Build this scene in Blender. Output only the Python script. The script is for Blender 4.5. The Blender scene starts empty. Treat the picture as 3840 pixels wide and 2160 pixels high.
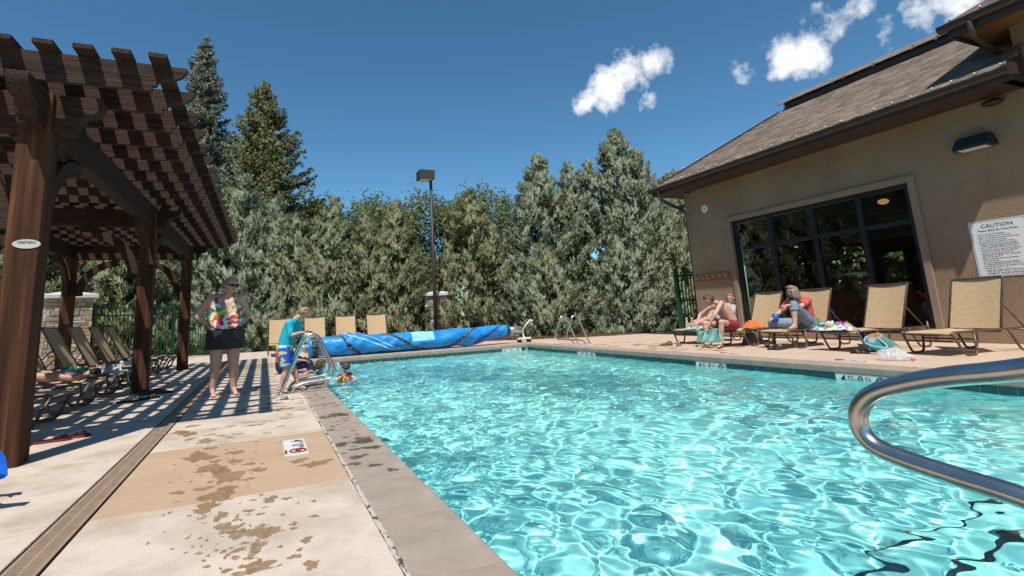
import bpy, bmesh, math, random
import numpy as np
from mathutils import Matrix, Vector, noise as mnoise

SC = bpy.context.scene
COL = SC.collection
R_ = math.radians

# ------------------------------------------------------------------ camera
FOC, PX, PY = 1903.5, 1776.9, 845.6          # in pixels of the 3840 x 2160 photograph
YAW, PIT, ROL = R_(-22.6), R_(9.94), R_(-2.9)
EYE = Vector((0, 0, 0.92))
_F = Vector((-math.sin(YAW)*math.cos(PIT), math.cos(YAW)*math.cos(PIT), math.sin(PIT)))
_r0 = Vector((math.cos(YAW), math.sin(YAW), 0)); _u0 = _r0.cross(_F)
_R = _r0*math.cos(ROL) + _u0*math.sin(ROL); _U = -_r0*math.sin(ROL) + _u0*math.cos(ROL)
cam = bpy.data.cameras.new('camera'); cam_o = bpy.data.objects.new('camera', cam); COL.objects.link(cam_o)
cam_o.matrix_world = Matrix(((_R.x, _U.x, -_F.x, EYE.x), (_R.y, _U.y, -_F.y, EYE.y), (_R.z, _U.z, -_F.z, EYE.z), (0, 0, 0, 1)))
cam.sensor_width = 36; cam.lens = FOC/3840*36
cam.shift_x = (1920-PX)/3840; cam.shift_y = -(1080-PY)/3840
cam.clip_start = 0.05; cam.clip_end = 3000
SC.camera = cam_o

# ------------------------------------------------------------------ sky and sun
SUN = Vector((0.281, 0.517, -1.0)).normalized()          # the way the light travels
world = bpy.data.worlds.new('World'); SC.world = world; world.use_nodes = True
_n = world.node_tree.nodes; _l = world.node_tree.links
bg = _n['Background']; bg.inputs[1].default_value = 0.125
sky = _n.new('ShaderNodeTexSky'); sky.sky_type = 'NISHITA'; sky.sun_disc = False
sky.sun_elevation = math.asin(-SUN.z); sky.sun_rotation = math.atan2(-SUN.x, -SUN.y)
sky.altitude = 2400; sky.air_density = 1.0; sky.dust_density = 0.1; sky.ozone_density = 2.0
def _vm(op, a, b=None, s=None):
    q = _n.new('ShaderNodeVectorMath'); q.operation = op
    if isinstance(a, tuple): q.inputs[0].default_value = a
    else: _l.new(a, q.inputs[0])
    if b is not None:
        if isinstance(b, tuple): q.inputs[1].default_value = b
        else: _l.new(b, q.inputs[1])
    if s is not None: q.inputs['Scale'].default_value = s
    return q
def _m(op, a, b=0.0, clamp=False):
    q = _n.new('ShaderNodeMath'); q.operation = op; q.use_clamp = clamp
    for i, v in enumerate((a, b)):
        if isinstance(v, (int, float)): q.inputs[i].default_value = v
        else: _l.new(v, q.inputs[i])
    return q.outputs[0]
_tc = _n.new('ShaderNodeTexCoord')
_dir = _vm('NORMALIZE', _tc.outputs['Generated']).outputs[0]
def cloud_ray(x, y):
    return (_F + _R*((x-PX)/FOC) - _U*((y-PY)/FOC)).normalized()
_ns = _n.new('ShaderNodeTexNoise'); _ns.inputs['Scale'].default_value = 19; _ns.inputs['Detail'].default_value = 8; _ns.inputs['Roughness'].default_value = 0.6
_l.new(_dir, _ns.inputs['Vector'])
_ns2 = _n.new('ShaderNodeTexNoise'); _ns2.inputs['Scale'].default_value = 75; _ns2.inputs['Detail'].default_value = 5
_l.new(_dir, _ns2.inputs['Vector'])
# fair-weather clouds: (direction, angular size, thickness) lobes, eroded by noise
CLOUDS = [(2285, 325, .050, 1.15), (2360, 265, .052, 1.25), (2435, 240, .040, 1.1), (2215, 378, .034, .85), (2260, 400, .030, .7), (2425, 375, .03, .4),
          (2945, 215, .046, 1.15), (3040, 185, .046, 1.15), (2930, 265, .030, .9), (3120, 130, .034, .75), (3030, 110, .02, .45), (2768, 275, .020, .36), (2800, 262, .016, .3),
          (3530, 15, .042, .62), (3490, 85, .035, .45), (3160, 20, .045, .42), (3290, 105, .024, .32), (3570, -40, .06, .7), (3390, 182, .02, .3)]
acc = None
for (cx, cy, rad, amp) in CLOUDS:
    c = cloud_ray(cx, cy)
    d = _vm('DISTANCE', _dir, (c.x, c.y, c.z)).outputs['Value']
    g = _m('SUBTRACT', 1.0, _m('DIVIDE', d, rad))
    g = _m('MULTIPLY', _m('MAXIMUM', g, -1.0), amp)
    acc = g if acc is None else _m('MAXIMUM', acc, g)
# small scattered clouds over the rest of the sky, thinly
_ns3 = _n.new('ShaderNodeTexNoise'); _ns3.inputs['Scale'].default_value = 4.2; _ns3.inputs['Detail'].default_value = 3
_l.new(_dir, _ns3.inputs['Vector'])
dens = _m('ADD', acc, _m('MULTIPLY', _m('SUBTRACT', _ns.outputs['Fac'], 0.5), 2.6))
dens = _m('ADD', dens, _m('MULTIPLY', _m('SUBTRACT', _ns2.outputs['Fac'], 0.5), 0.5))
mask = _m('MULTIPLY', _m('SUBTRACT', dens, 0.12), 1.5, clamp=True)
mask = _m('MULTIPLY', mask, _m('MULTIPLY', _m('ADD', acc, 0.12), 5.0, clamp=True))
hsv = _n.new('ShaderNodeHueSaturation'); hsv.inputs['Saturation'].default_value = 1.10; hsv.inputs['Value'].default_value = 1.0
tnt = _n.new('ShaderNodeMix'); tnt.data_type = 'RGBA'; tnt.blend_type = 'MULTIPLY'; tnt.inputs[0].default_value = 1.0; tnt.inputs[7].default_value = (.83, 1.06, 1.02, 1)
_l.new(sky.outputs[0], tnt.inputs[6]); _l.new(tnt.outputs[2], hsv.inputs['Color'])
mixc = _n.new('ShaderNodeMix'); mixc.data_type = 'RGBA'
_l.new(mask, mixc.inputs[0]); _l.new(hsv.outputs[0], mixc.inputs[6]); cshade = _m('MULTIPLY_ADD' if False else 'MULTIPLY', _m('ADD', _ns.outputs['Fac'], .95), .66)
cl_ = _vm('SCALE', (7.4, 7.6, 8.0)); _l.new(cshade, cl_.inputs['Scale']); _l.new(cl_.outputs[0], mixc.inputs[7])
_l.new(mixc.outputs[2], bg.inputs[0])

sun = bpy.data.lights.new('sun', 'SUN'); sun.energy = 4.8; sun.angle = R_(0.53); sun.color = (1.0, 0.95, 0.875)
sun.cycles.is_caustics_light = True
sun_o = bpy.data.objects.new('sun', sun); COL.objects.link(sun_o)
sun_o.rotation_euler = SUN.to_track_quat('-Z', 'Y').to_euler(); sun_o.location = (-6, -10, 20)

vs = SC.view_settings
vs.view_transform = 'Standard'; vs.look = 'None'; vs.exposure = 0.12; vs.gamma = 1.0; vs.use_curve_mapping = False
SC.cycles.use_denoising = True
SC.cycles.max_bounces = 10; SC.cycles.diffuse_bounces = 3; SC.cycles.glossy_bounces = 4; SC.cycles.transmission_bounces = 8; SC.cycles.transparent_max_bounces = 12
SC.cycles.sample_clamp_indirect = 6.0

# pixel of the photograph -> point of the place
def ray(x, y): return _F + _R*((x-PX)/FOC) - _U*((y-PY)/FOC)
def onX(x, y, X): d = ray(x, y); return EYE + d*(X/d.x)
def onY(x, y, Y): d = ray(x, y); return EYE + d*(Y/d.y)
def onZ(x, y, Z=0.0): d = ray(x, y); return EYE + d*((Z-EYE.z)/d.z)

# ------------------------------------------------------------------ helpers
def tag(o, label=None, cat=None, group=None, kind=None):
    if label: o['label'] = label
    if cat: o['category'] = cat
    if group: o['group'] = group
    if kind: o['kind'] = kind
    return o
def empty(name, loc=(0, 0, 0), rz=0.0, label=None, cat=None, group=None, kind=None):
    o = bpy.data.objects.new(name, None); COL.objects.link(o); o.location = loc; o.rotation_euler = (0, 0, rz)
    o.empty_display_size = 0.1
    return tag(o, label, cat, group, kind)
def link(name, me, mat=None, parent=None):
    if mat is not None and len(me.materials) == 0: me.materials.append(mat)
    o = bpy.data.objects.new(name, me); COL.objects.link(o)
    if parent is not None: o.parent = parent
    return o
def copy_tree(o, parent=None):
    c = o.copy(); COL.objects.link(c); c.parent = parent
    for ch in list(o.children): copy_tree(ch, c)
    return c
def bevel(o, w=0.004, seg=1):
    m = o.modifiers.new('bevel', 'BEVEL'); m.width = w; m.segments = seg; m.limit_method = 'ANGLE'; m.angle_limit = R_(40)
    return o

class MB:
    def __init__(s): s.v = []; s.f = []
    def add(s, v, f):
        n = len(s.v); s.v += [tuple(p) for p in v]; s.f += [tuple(i+n for i in q) for q in f]; return s
    def box(s, x0, x1, y0, y1, z0, z1, M=None):
        v = [Vector((x, y, z)) for z in (z0, z1) for y in (y0, y1) for x in (x0, x1)]
        if M is not None: v = [M @ p for p in v]
        return s.add(v, [(0, 2, 3, 1), (4, 5, 7, 6), (0, 1, 5, 4), (2, 6, 7, 3), (0, 4, 6, 2), (1, 3, 7, 5)])
    def bar(s, a, b, w, h, up=(0, 0, 1)):
        a = Vector(a); b = Vector(b); d = (b-a).normalized(); up = Vector(up)
        x = d.cross(up); x = x.normalized() if x.length > 1e-5 else Vector((1, 0, 0)); y = x.cross(d).normalized()
        v = []
        for p in (a, b):
            for sx, sy in ((-1, -1), (1, -1), (1, 1), (-1, 1)): v.append(p + x*(sx*w/2) + y*(sy*h/2))
        return s.add(v, [(3, 2, 1, 0), (4, 5, 6, 7), (0, 1, 5, 4), (1, 2, 6, 5), (2, 3, 7, 6), (3, 0, 4, 7)])
    def tube(s, pts, r, n=10, closed=False, caps=True):
        pts = [Vector(p) for p in pts]; m = len(pts)
        rr = r if isinstance(r, (list, tuple)) else [r]*m
        T = []
        for i in range(m):
            if closed: t = pts[(i+1) % m]-pts[i-1]
            else: t = pts[min(i+1, m-1)]-pts[max(i-1, 0)]
            T.append(t.normalized() if t.length > 1e-9 else Vector((0, 0, 1)))
        ref = Vector((0, 0, 1)) if abs(T[0].z) < .9 else Vector((1, 0, 0))
        x = T[0].cross(ref).normalized(); V = []
        for i in range(m):
            x = (x - T[i]*x.dot(T[i])); x = x.normalized() if x.length > 1e-6 else T[i].orthogonal().normalized()
            y = T[i].cross(x)
            for k in range(n):
                a = 2*math.pi*k/n; V.append(pts[i] + (x*math.cos(a)+y*math.sin(a))*rr[i])
        Fc = []
        for i in range(m if closed else m-1):
            j = (i+1) % m
            for k in range(n):
                q = (k+1) % n; Fc.append((i*n+k, i*n+q, j*n+q, j*n+k))
        if caps and not closed:
            Fc.append(tuple(range(n))[::-1]); Fc.append(tuple((m-1)*n+k for k in range(n)))
        return s.add(V, Fc)
    def prism(s, prof, fn, w0, w1):
        n = len(prof)
        v = [fn(a, b, w0) for a, b in prof] + [fn(a, b, w1) for a, b in prof]
        f = [tuple(range(n))[::-1], tuple(range(n, 2*n))] + [(i, (i+1) % n, n+(i+1) % n, n+i) for i in range(n)]
        return s.add(v, f)
    def ellipsoid(s, c, r, n=12, m=8, M=None):
        c = Vector(c); V = []; Fc = []
        for i in range(m+1):
            th = math.pi*i/m
            for k in range(n):
                a = 2*math.pi*k/n
                p = Vector((r[0]*math.sin(th)*math.cos(a), r[1]*math.sin(th)*math.sin(a), r[2]*math.cos(th)))
                V.append(c + (M @ p if M is not None else p))
        for i in range(m):
            for k in range(n):
                q = (k+1) % n
                Fc.append((i*n+k, (i+1)*n+k, (i+1)*n+q, i*n+q))
        return s.add(V, Fc)
    def loft(s, rings, closed=True, caps=True):
        n = len(rings[0]); V = [p for r in rings for p in r]; Fc = []
        for i in range(len(rings)-1):
            for k in range(n if closed else n-1):
                q = (k+1) % n; Fc.append((i*n+k, i*n+q, (i+1)*n+q, (i+1)*n+k))
        if caps and closed:
            Fc.append(tuple(range(n))[::-1]); Fc.append(tuple((len(rings)-1)*n+k for k in range(n)))
        return s.add(V, Fc)
    def grid(s, nx, ny, fn):
        V = [fn(i/nx, j/ny) for j in range(ny+1) for i in range(nx+1)]
        return s.add(V, [(j*(nx+1)+i, j*(nx+1)+i+1, (j+1)*(nx+1)+i+1, (j+1)*(nx+1)+i) for j in range(ny) for i in range(nx)])
    def mesh(s, name, smooth=False):
        me = bpy.data.meshes.new(name); me.from_pydata([tuple(p) for p in s.v], [], s.f); me.validate()
        if smooth: me.polygons.foreach_set('use_smooth', [True]*len(me.polygons))
        me.update(); return me
    def build(s, name, mat, parent=None, smooth=False, bev=0.0):
        o = link(name, s.mesh(name, smooth), mat, parent)
        if bev: bevel(o, bev)
        return o

def arc(c, a0, a1, r, n, ax=(1, 0, 0), ay=(0, 0, 1)):
    c = Vector(c); ax = Vector(ax); ay = Vector(ay)
    return [c + ax*(r*math.cos(a0+(a1-a0)*i/n)) + ay*(r*math.sin(a0+(a1-a0)*i/n)) for i in range(n+1)]
def smooth_path(pts, rad=0.06, n=5):
    """round the corners of a polyline"""
    pts = [Vector(p) for p in pts]; out = [pts[0]]
    for i in range(1, len(pts)-1):
        a, b, c = pts[i-1], pts[i], pts[i+1]
        d1 = (a-b); d2 = (c-b); r = min(rad, d1.length*.49, d2.length*.49)
        p = b + d1.normalized()*r; q = b + d2.normalized()*r
        for k in range(n+1):
            t = k/n; out.append(p*(1-t)**2 + b*2*t*(1-t) + q*t*t)
    out.append(pts[-1]); return out
def spline(pts, n=6):
    pts = [Vector(p) for p in pts]; P = [pts[0]*2-pts[1]] + pts + [pts[-1]*2-pts[-2]]; out = []
    for i in range(1, len(P)-2):
        for k in range(n):
            t = k/n
            out.append(.5*((2*P[i]) + (P[i+1]-P[i-1])*t + (2*P[i-1]-5*P[i]+4*P[i+1]-P[i+2])*t*t + (3*P[i]-P[i-1]-3*P[i+1]+P[i+2])*t**3))
    out.append(pts[-1]); return out

# ------------------------------------------------------------------ materials
def mat(name, col, rough=.6, metal=0.0, col2=None, nscale=4.0, ndetail=5.0, stretch=(1, 1, 1), lo=.35, hi=.65, bump=0.0, bscale=60.0, bstretch=(1, 1, 1), spec=0.5, coords='Object', col3=None, n3=.8, ior=1.45, sheen=0.0, bdist=.01):
    m = bpy.data.materials.new(name); m.use_nodes = True; nt = m.node_tree; N = nt.nodes; L = nt.links
    b = N['Principled BSDF']; b.inputs['Roughness'].default_value = rough; b.inputs['Metallic'].default_value = metal
    b.inputs['Specular IOR Level'].default_value = spec if rough < .68 else min(spec, .18); b.inputs['Base Color'].default_value = (*col, 1)
    tc = N.new('ShaderNodeTexCoord')
    if col2 is not None:
        mp = N.new('ShaderNodeMapping'); mp.inputs['Scale'].default_value = stretch
        L.new(tc.outputs[coords], mp.inputs[0])
        nz = N.new('ShaderNodeTexNoise'); nz.inputs['Scale'].default_value = nscale; nz.inputs['Detail'].default_value = ndetail; nz.inputs['Roughness'].default_value = .62
        L.new(mp.outputs[0], nz.inputs['Vector'])
        r = N.new('ShaderNodeValToRGB'); e = r.color_ramp.elements
        e[0].position = lo; e[0].color = (*col, 1); e[1].position = hi; e[1].color = (*col2, 1)
        if col3 is not None:
            q = e.new(n3); q.color = (*col3, 1)
        L.new(nz.outputs['Fac'], r.inputs[0]); L.new(r.outputs[0], b.inputs['Base Color'])
    if bump:
        mp = N.new('ShaderNodeMapping'); mp.inputs['Scale'].default_value = bstretch
        L.new(tc.outputs[coords], mp.inputs[0])
        nz = N.new('ShaderNodeTexNoise'); nz.inputs['Scale'].default_value = bscale; nz.inputs['Detail'].default_value = 4
        L.new(mp.outputs[0], nz.inputs['Vector'])
        bp = N.new('ShaderNodeBump'); bp.inputs['Strength'].default_value = bump; bp.inputs['Distance'].default_value = bdist
        L.new(nz.outputs['Fac'], bp.inputs['Height']); L.new(bp.outputs[0], b.inputs['Normal'])
    return m

M = {}
M['concrete'] = mat('concrete', (.44, .355, .275), .85, col2=(.62, .52, .425), nscale=2.2, ndetail=13, lo=.36, hi=.60, bump=.5, bscale=110, coords='Object', col3=(.45, .355, .27), n3=.84)
M['concrete_tan'] = mat('concrete_tan', (.42, .285, .185), .85, col2=(.50, .355, .24), nscale=1.9, ndetail=9, lo=.3, hi=.7, bump=.3, bscale=90)
M['concrete_rose'] = mat('concrete_rose', (.50, .365, .265), .85, col2=(.58, .44, .33), nscale=1.5, ndetail=9, lo=.3, hi=.7, bump=.3, bscale=90, col3=(.38, .29, .22), n3=.88)
M['coping'] = mat('coping', (.275, .222, .178), .8, col2=(.385, .32, .262), nscale=4.5, ndetail=8, lo=.3, hi=.72, bump=.3, bscale=120, col3=(.47, .41, .355), n3=.85)
M['joint'] = mat('joint', (.06, .05, .042), .95, col2=(.50, .44, .38), nscale=9, ndetail=10, lo=.40, hi=.47, bump=.6, bscale=60, stretch=(3, 1, 1))
M['subbase'] = mat('subbase', (.16, .13, .10), .95)
M['wet'] = mat('wet', (.30, .18, .085), .5, col2=(.36, .225, .115), nscale=6)
M['wet_dark'] = mat('wet_dark', (.075, .055, .04), .4, col2=(.10, .075, .058), nscale=6)
for k_ in ('wet', 'wet_dark'):      # thin film: patchy, fading out at its drying edge
    N = M[k_].node_tree.nodes; L = M[k_].node_tree.links
    a_ = N.new('ShaderNodeAttribute'); a_.attribute_name = 'wet'; tc = N.new('ShaderNodeTexCoord'); nz = N.new('ShaderNodeTexNoise'); nz.inputs['Scale'].default_value = 28; nz.inputs['Detail'].default_value = 6; L.new(tc.outputs['Object'], nz.inputs['Vector'])
    mm = N.new('ShaderNodeMath'); mm.operation = 'MULTIPLY_ADD'; L.new(nz.outputs['Fac'], mm.inputs[0]); mm.inputs[1].default_value = 1.1; mm.inputs[2].default_value = -.1
    m2 = N.new('ShaderNodeMath'); m2.operation = 'MULTIPLY'; m2.use_clamp = True; L.new(mm.outputs[0], m2.inputs[0]); L.new(a_.outputs['Fac'], m2.inputs[1])
    m3 = N.new('ShaderNodeMath'); m3.operation = 'MULTIPLY'; m3.use_clamp = True; L.new(m2.outputs[0], m3.inputs[0]); m3.inputs[1].default_value = 1.75
    L.new(m3.outputs[0], N['Principled BSDF'].inputs['Alpha'])
M['grate'] = mat('grate', (.29, .20, .135), .6, col2=(.37, .265, .18), nscale=7)
M['dark'] = mat('dark', (.012, .012, .012), .9)
M['tile'] = mat('tile', (.006, .050, .055), .15, col2=(.018, .10, .105), nscale=9, lo=.3, hi=.7)
M['grout'] = mat('grout', (.42, .42, .38), .9)
M['plaster'] = mat('plaster', (.47, .90, .88), .7, col2=(.52, .93, .90), nscale=1.2)
M['step_tile'] = mat('step_tile', (.012, .02, .03), .3)
M['white_tile'] = mat('white_tile', (.78, .78, .74), .25, col2=(.70, .70, .66), nscale=5)
M['ink'] = mat('ink', (.012, .014, .03), .5)
M['red_ink'] = mat('red_ink', (.30, .02, .03), .5)
M['wood'] = mat('wood', (.013, .0065, .0045), .8, col2=(.092, .055, .041), nscale=2.2, ndetail=9, stretch=(1.2, 30, 30), lo=.3, hi=.75, bump=.55, bscale=3, bstretch=(1.5, 60, 60))
M['wood_y'] = mat('wood_y', (.026, .013, .009), .8, col2=(.10, .060, .045), nscale=2.2, ndetail=9, stretch=(30, 1.2, 30), lo=.3, hi=.75, bump=.55, bscale=3, bstretch=(60, 1.5, 60))
M['post_wood'] = mat('post_wood', (.030, .0115, .006), .75, col2=(.088, .037, .018), nscale=1.3, ndetail=12, stretch=(14, 14, .55), lo=.33, hi=.60, bump=.5, bscale=3, bstretch=(60, 60, 1.5), col3=(.24, .11, .035), n3=.76)
M['steel'] = mat('steel', (.60, .585, .56), .27, 1.0, col2=(.47, .46, .44), nscale=12)
M['bronze_tube'] = mat('bronze_tube', (.10, .068, .046), .38, .25, col2=(.125, .085, .06), nscale=8)
M['green_metal'] = mat('green_metal', (.008, .065, .032), .45)
M['black_metal'] = mat('black_metal', (.012, .012, .013), .5)
M['lamp_brown'] = mat('lamp_brown', (.048, .038, .034), .55)
M['trim_brown'] = mat('trim_brown', (.055, .030, .024), .45)
M['stucco'] = mat('stucco', (.275, .19, .122), .92, col2=(.34, .242, .16), nscale=1.2, ndetail=10, bump=.9, bscale=45, bdist=.02)
M['stucco_trim'] = mat('stucco_trim', (.27, .195, .14), .92, col2=(.31, .228, .165), nscale=2, bump=.5, bscale=50)
M['frame_black'] = mat('frame_black', (.012, .013, .016), .35)
M['soffit'] = mat('soffit', (.20, .085, .022), .6, col2=(.26, .12, .035), nscale=3, stretch=(8, 1, 1))
M['cap_stone'] = mat('cap_stone', (.50, .49, .47), .8, col2=(.58, .57, .55), nscale=6)
M['mulch'] = mat('mulch', (.060, .030, .016), .95, col2=(.15, .085, .048), nscale=55, ndetail=3, lo=.4, hi=.6, bump=1.0, bscale=45, bdist=.04)
M['ground'] = mat('ground', (.055, .075, .025), .95, col2=(.10, .11, .05), nscale=.6, ndetail=8)
M['asphalt'] = mat('asphalt', (.05, .05, .052), .9, col2=(.07, .07, .07), nscale=2)
M['bark'] = mat('bark', (.075, .05, .035), .9, col2=(.14, .10, .075), nscale=4, stretch=(6, 6, 1), bump=.8, bscale=14, bstretch=(5, 5, 1))
M['skin'] = mat('skin', (.53, .30, .215), .5, col2=(.58, .345, .26), nscale=7)
M['skin_tan'] = mat('skin_tan', (.44, .225, .145), .5, col2=(.49, .265, .18), nscale=7)
M['white_plastic'] = mat('white_plastic', (.78, .78, .76), .4)

def sling_mat():
    m = bpy.data.materials.new('sling_fabric'); m.use_nodes = True; N = m.node_tree.nodes; L = m.node_tree.links; b = N['Principled BSDF']
    tc = N.new('ShaderNodeTexCoord'); mp = N.new('ShaderNodeMapping'); mp.inputs['Scale'].default_value = (95, 7, 90); L.new(tc.outputs['Object'], mp.inputs[0])
    nz = N.new('ShaderNodeTexNoise'); nz.inputs['Scale'].default_value = 1.6; nz.inputs['Detail'].default_value = 3; L.new(mp.outputs[0], nz.inputs['Vector'])
    r = N.new('ShaderNodeValToRGB'); e = r.color_ramp.elements
    e[0].position = .30; e[0].color = (.37, .25, .135, 1); e[1].position = .47; e[1].color = (.52, .365, .20, 1); q = e.new(.75); q.color = (.58, .415, .24, 1)
    L.new(nz.outputs['Fac'], r.inputs[0]); L.new(r.outputs[0], b.inputs['Base Color']); b.inputs['Roughness'].default_value = .7
    wv = N.new('ShaderNodeTexNoise'); wv.inputs['Scale'].default_value = 240; L.new(tc.outputs['Object'], wv.inputs['Vector'])
    bp = N.new('ShaderNodeBump'); bp.inputs['Strength'].default_value = .3; bp.inputs['Distance'].default_value = .004; L.new(wv.outputs['Fac'], bp.inputs['Height']); L.new(bp.outputs[0], b.inputs['Normal'])
    return m
M['sling'] = sling_mat()

def patch_mat(name, cols, scale=9.0, rough=.85, warp=.5, stretch=(1, 1, 1)):
    """printed cloth: patches of several colours"""
    m = bpy.data.materials.new(name); m.use_nodes = True; N = m.node_tree.nodes; L = m.node_tree.links; b = N['Principled BSDF']; b.inputs['Roughness'].default_value = rough
    tc = N.new('ShaderNodeTexCoord'); mp = N.new('ShaderNodeMapping'); mp.inputs['Scale'].default_value = stretch; L.new(tc.outputs['Object'], mp.inputs[0])
    nz = N.new('ShaderNodeTexNoise'); nz.inputs['Scale'].default_value = scale*.8; L.new(mp.outputs[0], nz.inputs['Vector'])
    ad = N.new('ShaderNodeMix'); ad.data_type = 'VECTOR'; ad.inputs[0].default_value = warp*.3; L.new(mp.outputs[0], ad.inputs[4]); L.new(nz.outputs['Color'], ad.inputs[5])
    v = N.new('ShaderNodeTexVoronoi'); v.inputs['Scale'].default_value = scale; L.new(ad.outputs[1], v.inputs['Vector'])
    sp = N.new('ShaderNodeSeparateColor'); L.new(v.outputs['Color'], sp.inputs[0])
    r = N.new('ShaderNodeValToRGB'); r.color_ramp.interpolation = 'CONSTANT'; e = r.color_ramp.elements
    e[0].position = 0; e[0].color = (*cols[0], 1); e[1].position = 1/len(cols); e[1].color = (*cols[1], 1)
    for i in range(2, len(cols)): q = e.new(i/len(cols)); q.color = (*cols[i], 1)
    L.new(sp.outputs[0], r.inputs[0]); L.new(r.outputs[0], b.inputs['Base Color'])
    return m
def stripe_mat(name, cols, axis=2, scale=12, off=0.0, rough=.85, warp=.02):
    m = bpy.data.materials.new(name); m.use_nodes = True; N = m.node_tree.nodes; L = m.node_tree.links; b = N['Principled BSDF']; b.inputs['Roughness'].default_value = rough
    tc = N.new('ShaderNodeTexCoord'); sp = N.new('ShaderNodeSeparateXYZ')
    nz = N.new('ShaderNodeTexNoise'); nz.inputs['Scale'].default_value = 9; L.new(tc.outputs['Object'], nz.inputs['Vector'])
    ad = N.new('ShaderNodeVectorMath'); ad.operation = 'MULTIPLY_ADD'; L.new(nz.outputs['Color'], ad.inputs[0]); ad.inputs[1].default_value = (warp, warp, warp); L.new(tc.outputs['Object'], ad.inputs[2])
    L.new(ad.outputs[0], sp.inputs[0])
    a = N.new('ShaderNodeMath'); a.operation = 'MULTIPLY_ADD'; L.new(sp.outputs[axis], a.inputs[0]); a.inputs[1].default_value = scale; a.inputs[2].default_value = off
    fr = N.new('ShaderNodeMath'); fr.operation = 'FRACT'; L.new(a.outputs[0], fr.inputs[0])
    r = N.new('ShaderNodeValToRGB'); r.color_ramp.interpolation = 'CONSTANT'; e = r.color_ramp.elements
    e[0].position = 0; e[0].color = (*cols[0], 1); e[1].position = 1/len(cols); e[1].color = (*cols[1], 1)
    for i in range(2, len(cols)): q = e.new(i/len(cols)); q.color = (*cols[i], 1)
    L.new(fr.outputs[0], r.inputs[0]); L.new(r.outputs[0], b.inputs['Base Color'])
    return m
def cloth(name, col, k=1.25, ns=14): return mat(name, col, .85, col2=tuple(min(.9, c*k) for c in col), nscale=ns, bump=.4, bscale=70)

def water_mat():
    m = bpy.data.materials.new('pool_water'); m.use_nodes = True; N = m.node_tree.nodes; L = m.node_tree.links; b = N['Principled BSDF']
    b.inputs['Base Color'].default_value = (.66, .975, .97, 1); b.inputs['Roughness'].default_value = 0.0
    b.inputs['IOR'].default_value = 1.33; b.inputs['Transmission Weight'].default_value = 1.0
    return m
M['water'] = water_mat()
def glass_mat(name, tint=(.55, .58, .58), ior=1.5):
    m = bpy.data.materials.new(name); m.use_nodes = True; N = m.node_tree.nodes; L = m.node_tree.links
    for q in list(N):
        if q.type == 'BSDF_PRINCIPLED': N.remove(q)
    t = N.new('ShaderNodeBsdfTransparent'); t.inputs[0].default_value = (*tint, 1)
    g = N.new('ShaderNodeBsdfGlossy'); g.inputs['Roughness'].default_value = .0; g.inputs['Color'].default_value = (1, 1, 1, 1)
    fr = N.new('ShaderNodeFresnel'); fr.inputs[0].default_value = ior
    x = N.new('ShaderNodeMixShader'); L.new(fr.outputs[0], x.inputs[0]); L.new(t.outputs[0], x.inputs[1]); L.new(g.outputs[0], x.inputs[2])
    L.new(x.outputs[0], N['Material Output'].inputs[0]); return m
M['glass'] = glass_mat('window_glass')
def leaf_mat(name, trans=.25, rough=.6):
    m = bpy.data.materials.new(name); m.use_nodes = True; N = m.node_tree.nodes; L = m.node_tree.links; b = N['Principled BSDF']
    a = N.new('ShaderNodeAttribute'); a.attribute_name = 'tint'; L.new(a.outputs['Color'], b.inputs['Base Color']); b.inputs['Roughness'].default_value = rough
    b.inputs['Specular IOR Level'].default_value = .3
    t = N.new('ShaderNodeBsdfTranslucent'); L.new(a.outputs['Color'], t.inputs[0])
    x = N.new('ShaderNodeMixShader'); x.inputs[0].default_value = trans
    L.new(b.outputs[0], x.inputs[1]); L.new(t.outputs[0], x.inputs[2]); L.new(x.outputs[0], N['Material Output'].inputs[0]); return m
M['leaf'] = leaf_mat('foliage'); M['leaf_broad'] = leaf_mat('broad_foliage', .4, .5)

def text_mesh(body, size, align='LEFT', extrude=.0006, bold=False, spacing=1.0):
    c = bpy.data.curves.new('lettering', 'FONT'); c.body = body; c.size = size; c.align_x = align; c.extrude = extrude; c.space_line = spacing
    c.resolution_u = 2
    if bold: c.offset = size*.007
    o = bpy.data.objects.new('lettering', c); COL.objects.link(o)
    bpy.context.view_layer.update()
    me = bpy.data.meshes.new_from_object(o.evaluated_get(bpy.context.evaluated_depsgraph_get()))
    bpy.data.objects.remove(o); bpy.data.curves.remove(c); return me

# ================================================================== THE SETTING
PX0, PX1, PY0, PY1 = 0.85, 7.18, 0.70, 13.62       # the water's edge
CW = 0.342                                          # coping width
CX0, CX1, CY0, CY1 = PX0-CW, PX1+CW, PY0-CW, PY1+CW
WZ = -0.165                                         # water level
DX0, DX1 = -0.953, -0.803                           # trench drain

def frame_sheet(name, m, X0, X1, Y0, Y1, x0, x1, y0, y1, z, label):
    b = MB()
    for a, c, d, e in ((X0, x0, Y0, Y1), (x1, X1, Y0, Y1), (x0, x1, Y0, y0), (x0, x1, y1, Y1)):
        b.add([(a, d, z), (c, d, z), (c, e, z), (a, e, z)], [(0, 1, 2, 3)])
    o = b.build(name, m); return tag(o, label, None, kind='structure')
frame_sheet('ground', M['ground'], -600, 600, -600, 900, CX0+.1, CX1-.1, CY0+.1, CY1-.1, -.14, 'dry grassy ground reaching away behind the trees')

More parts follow.
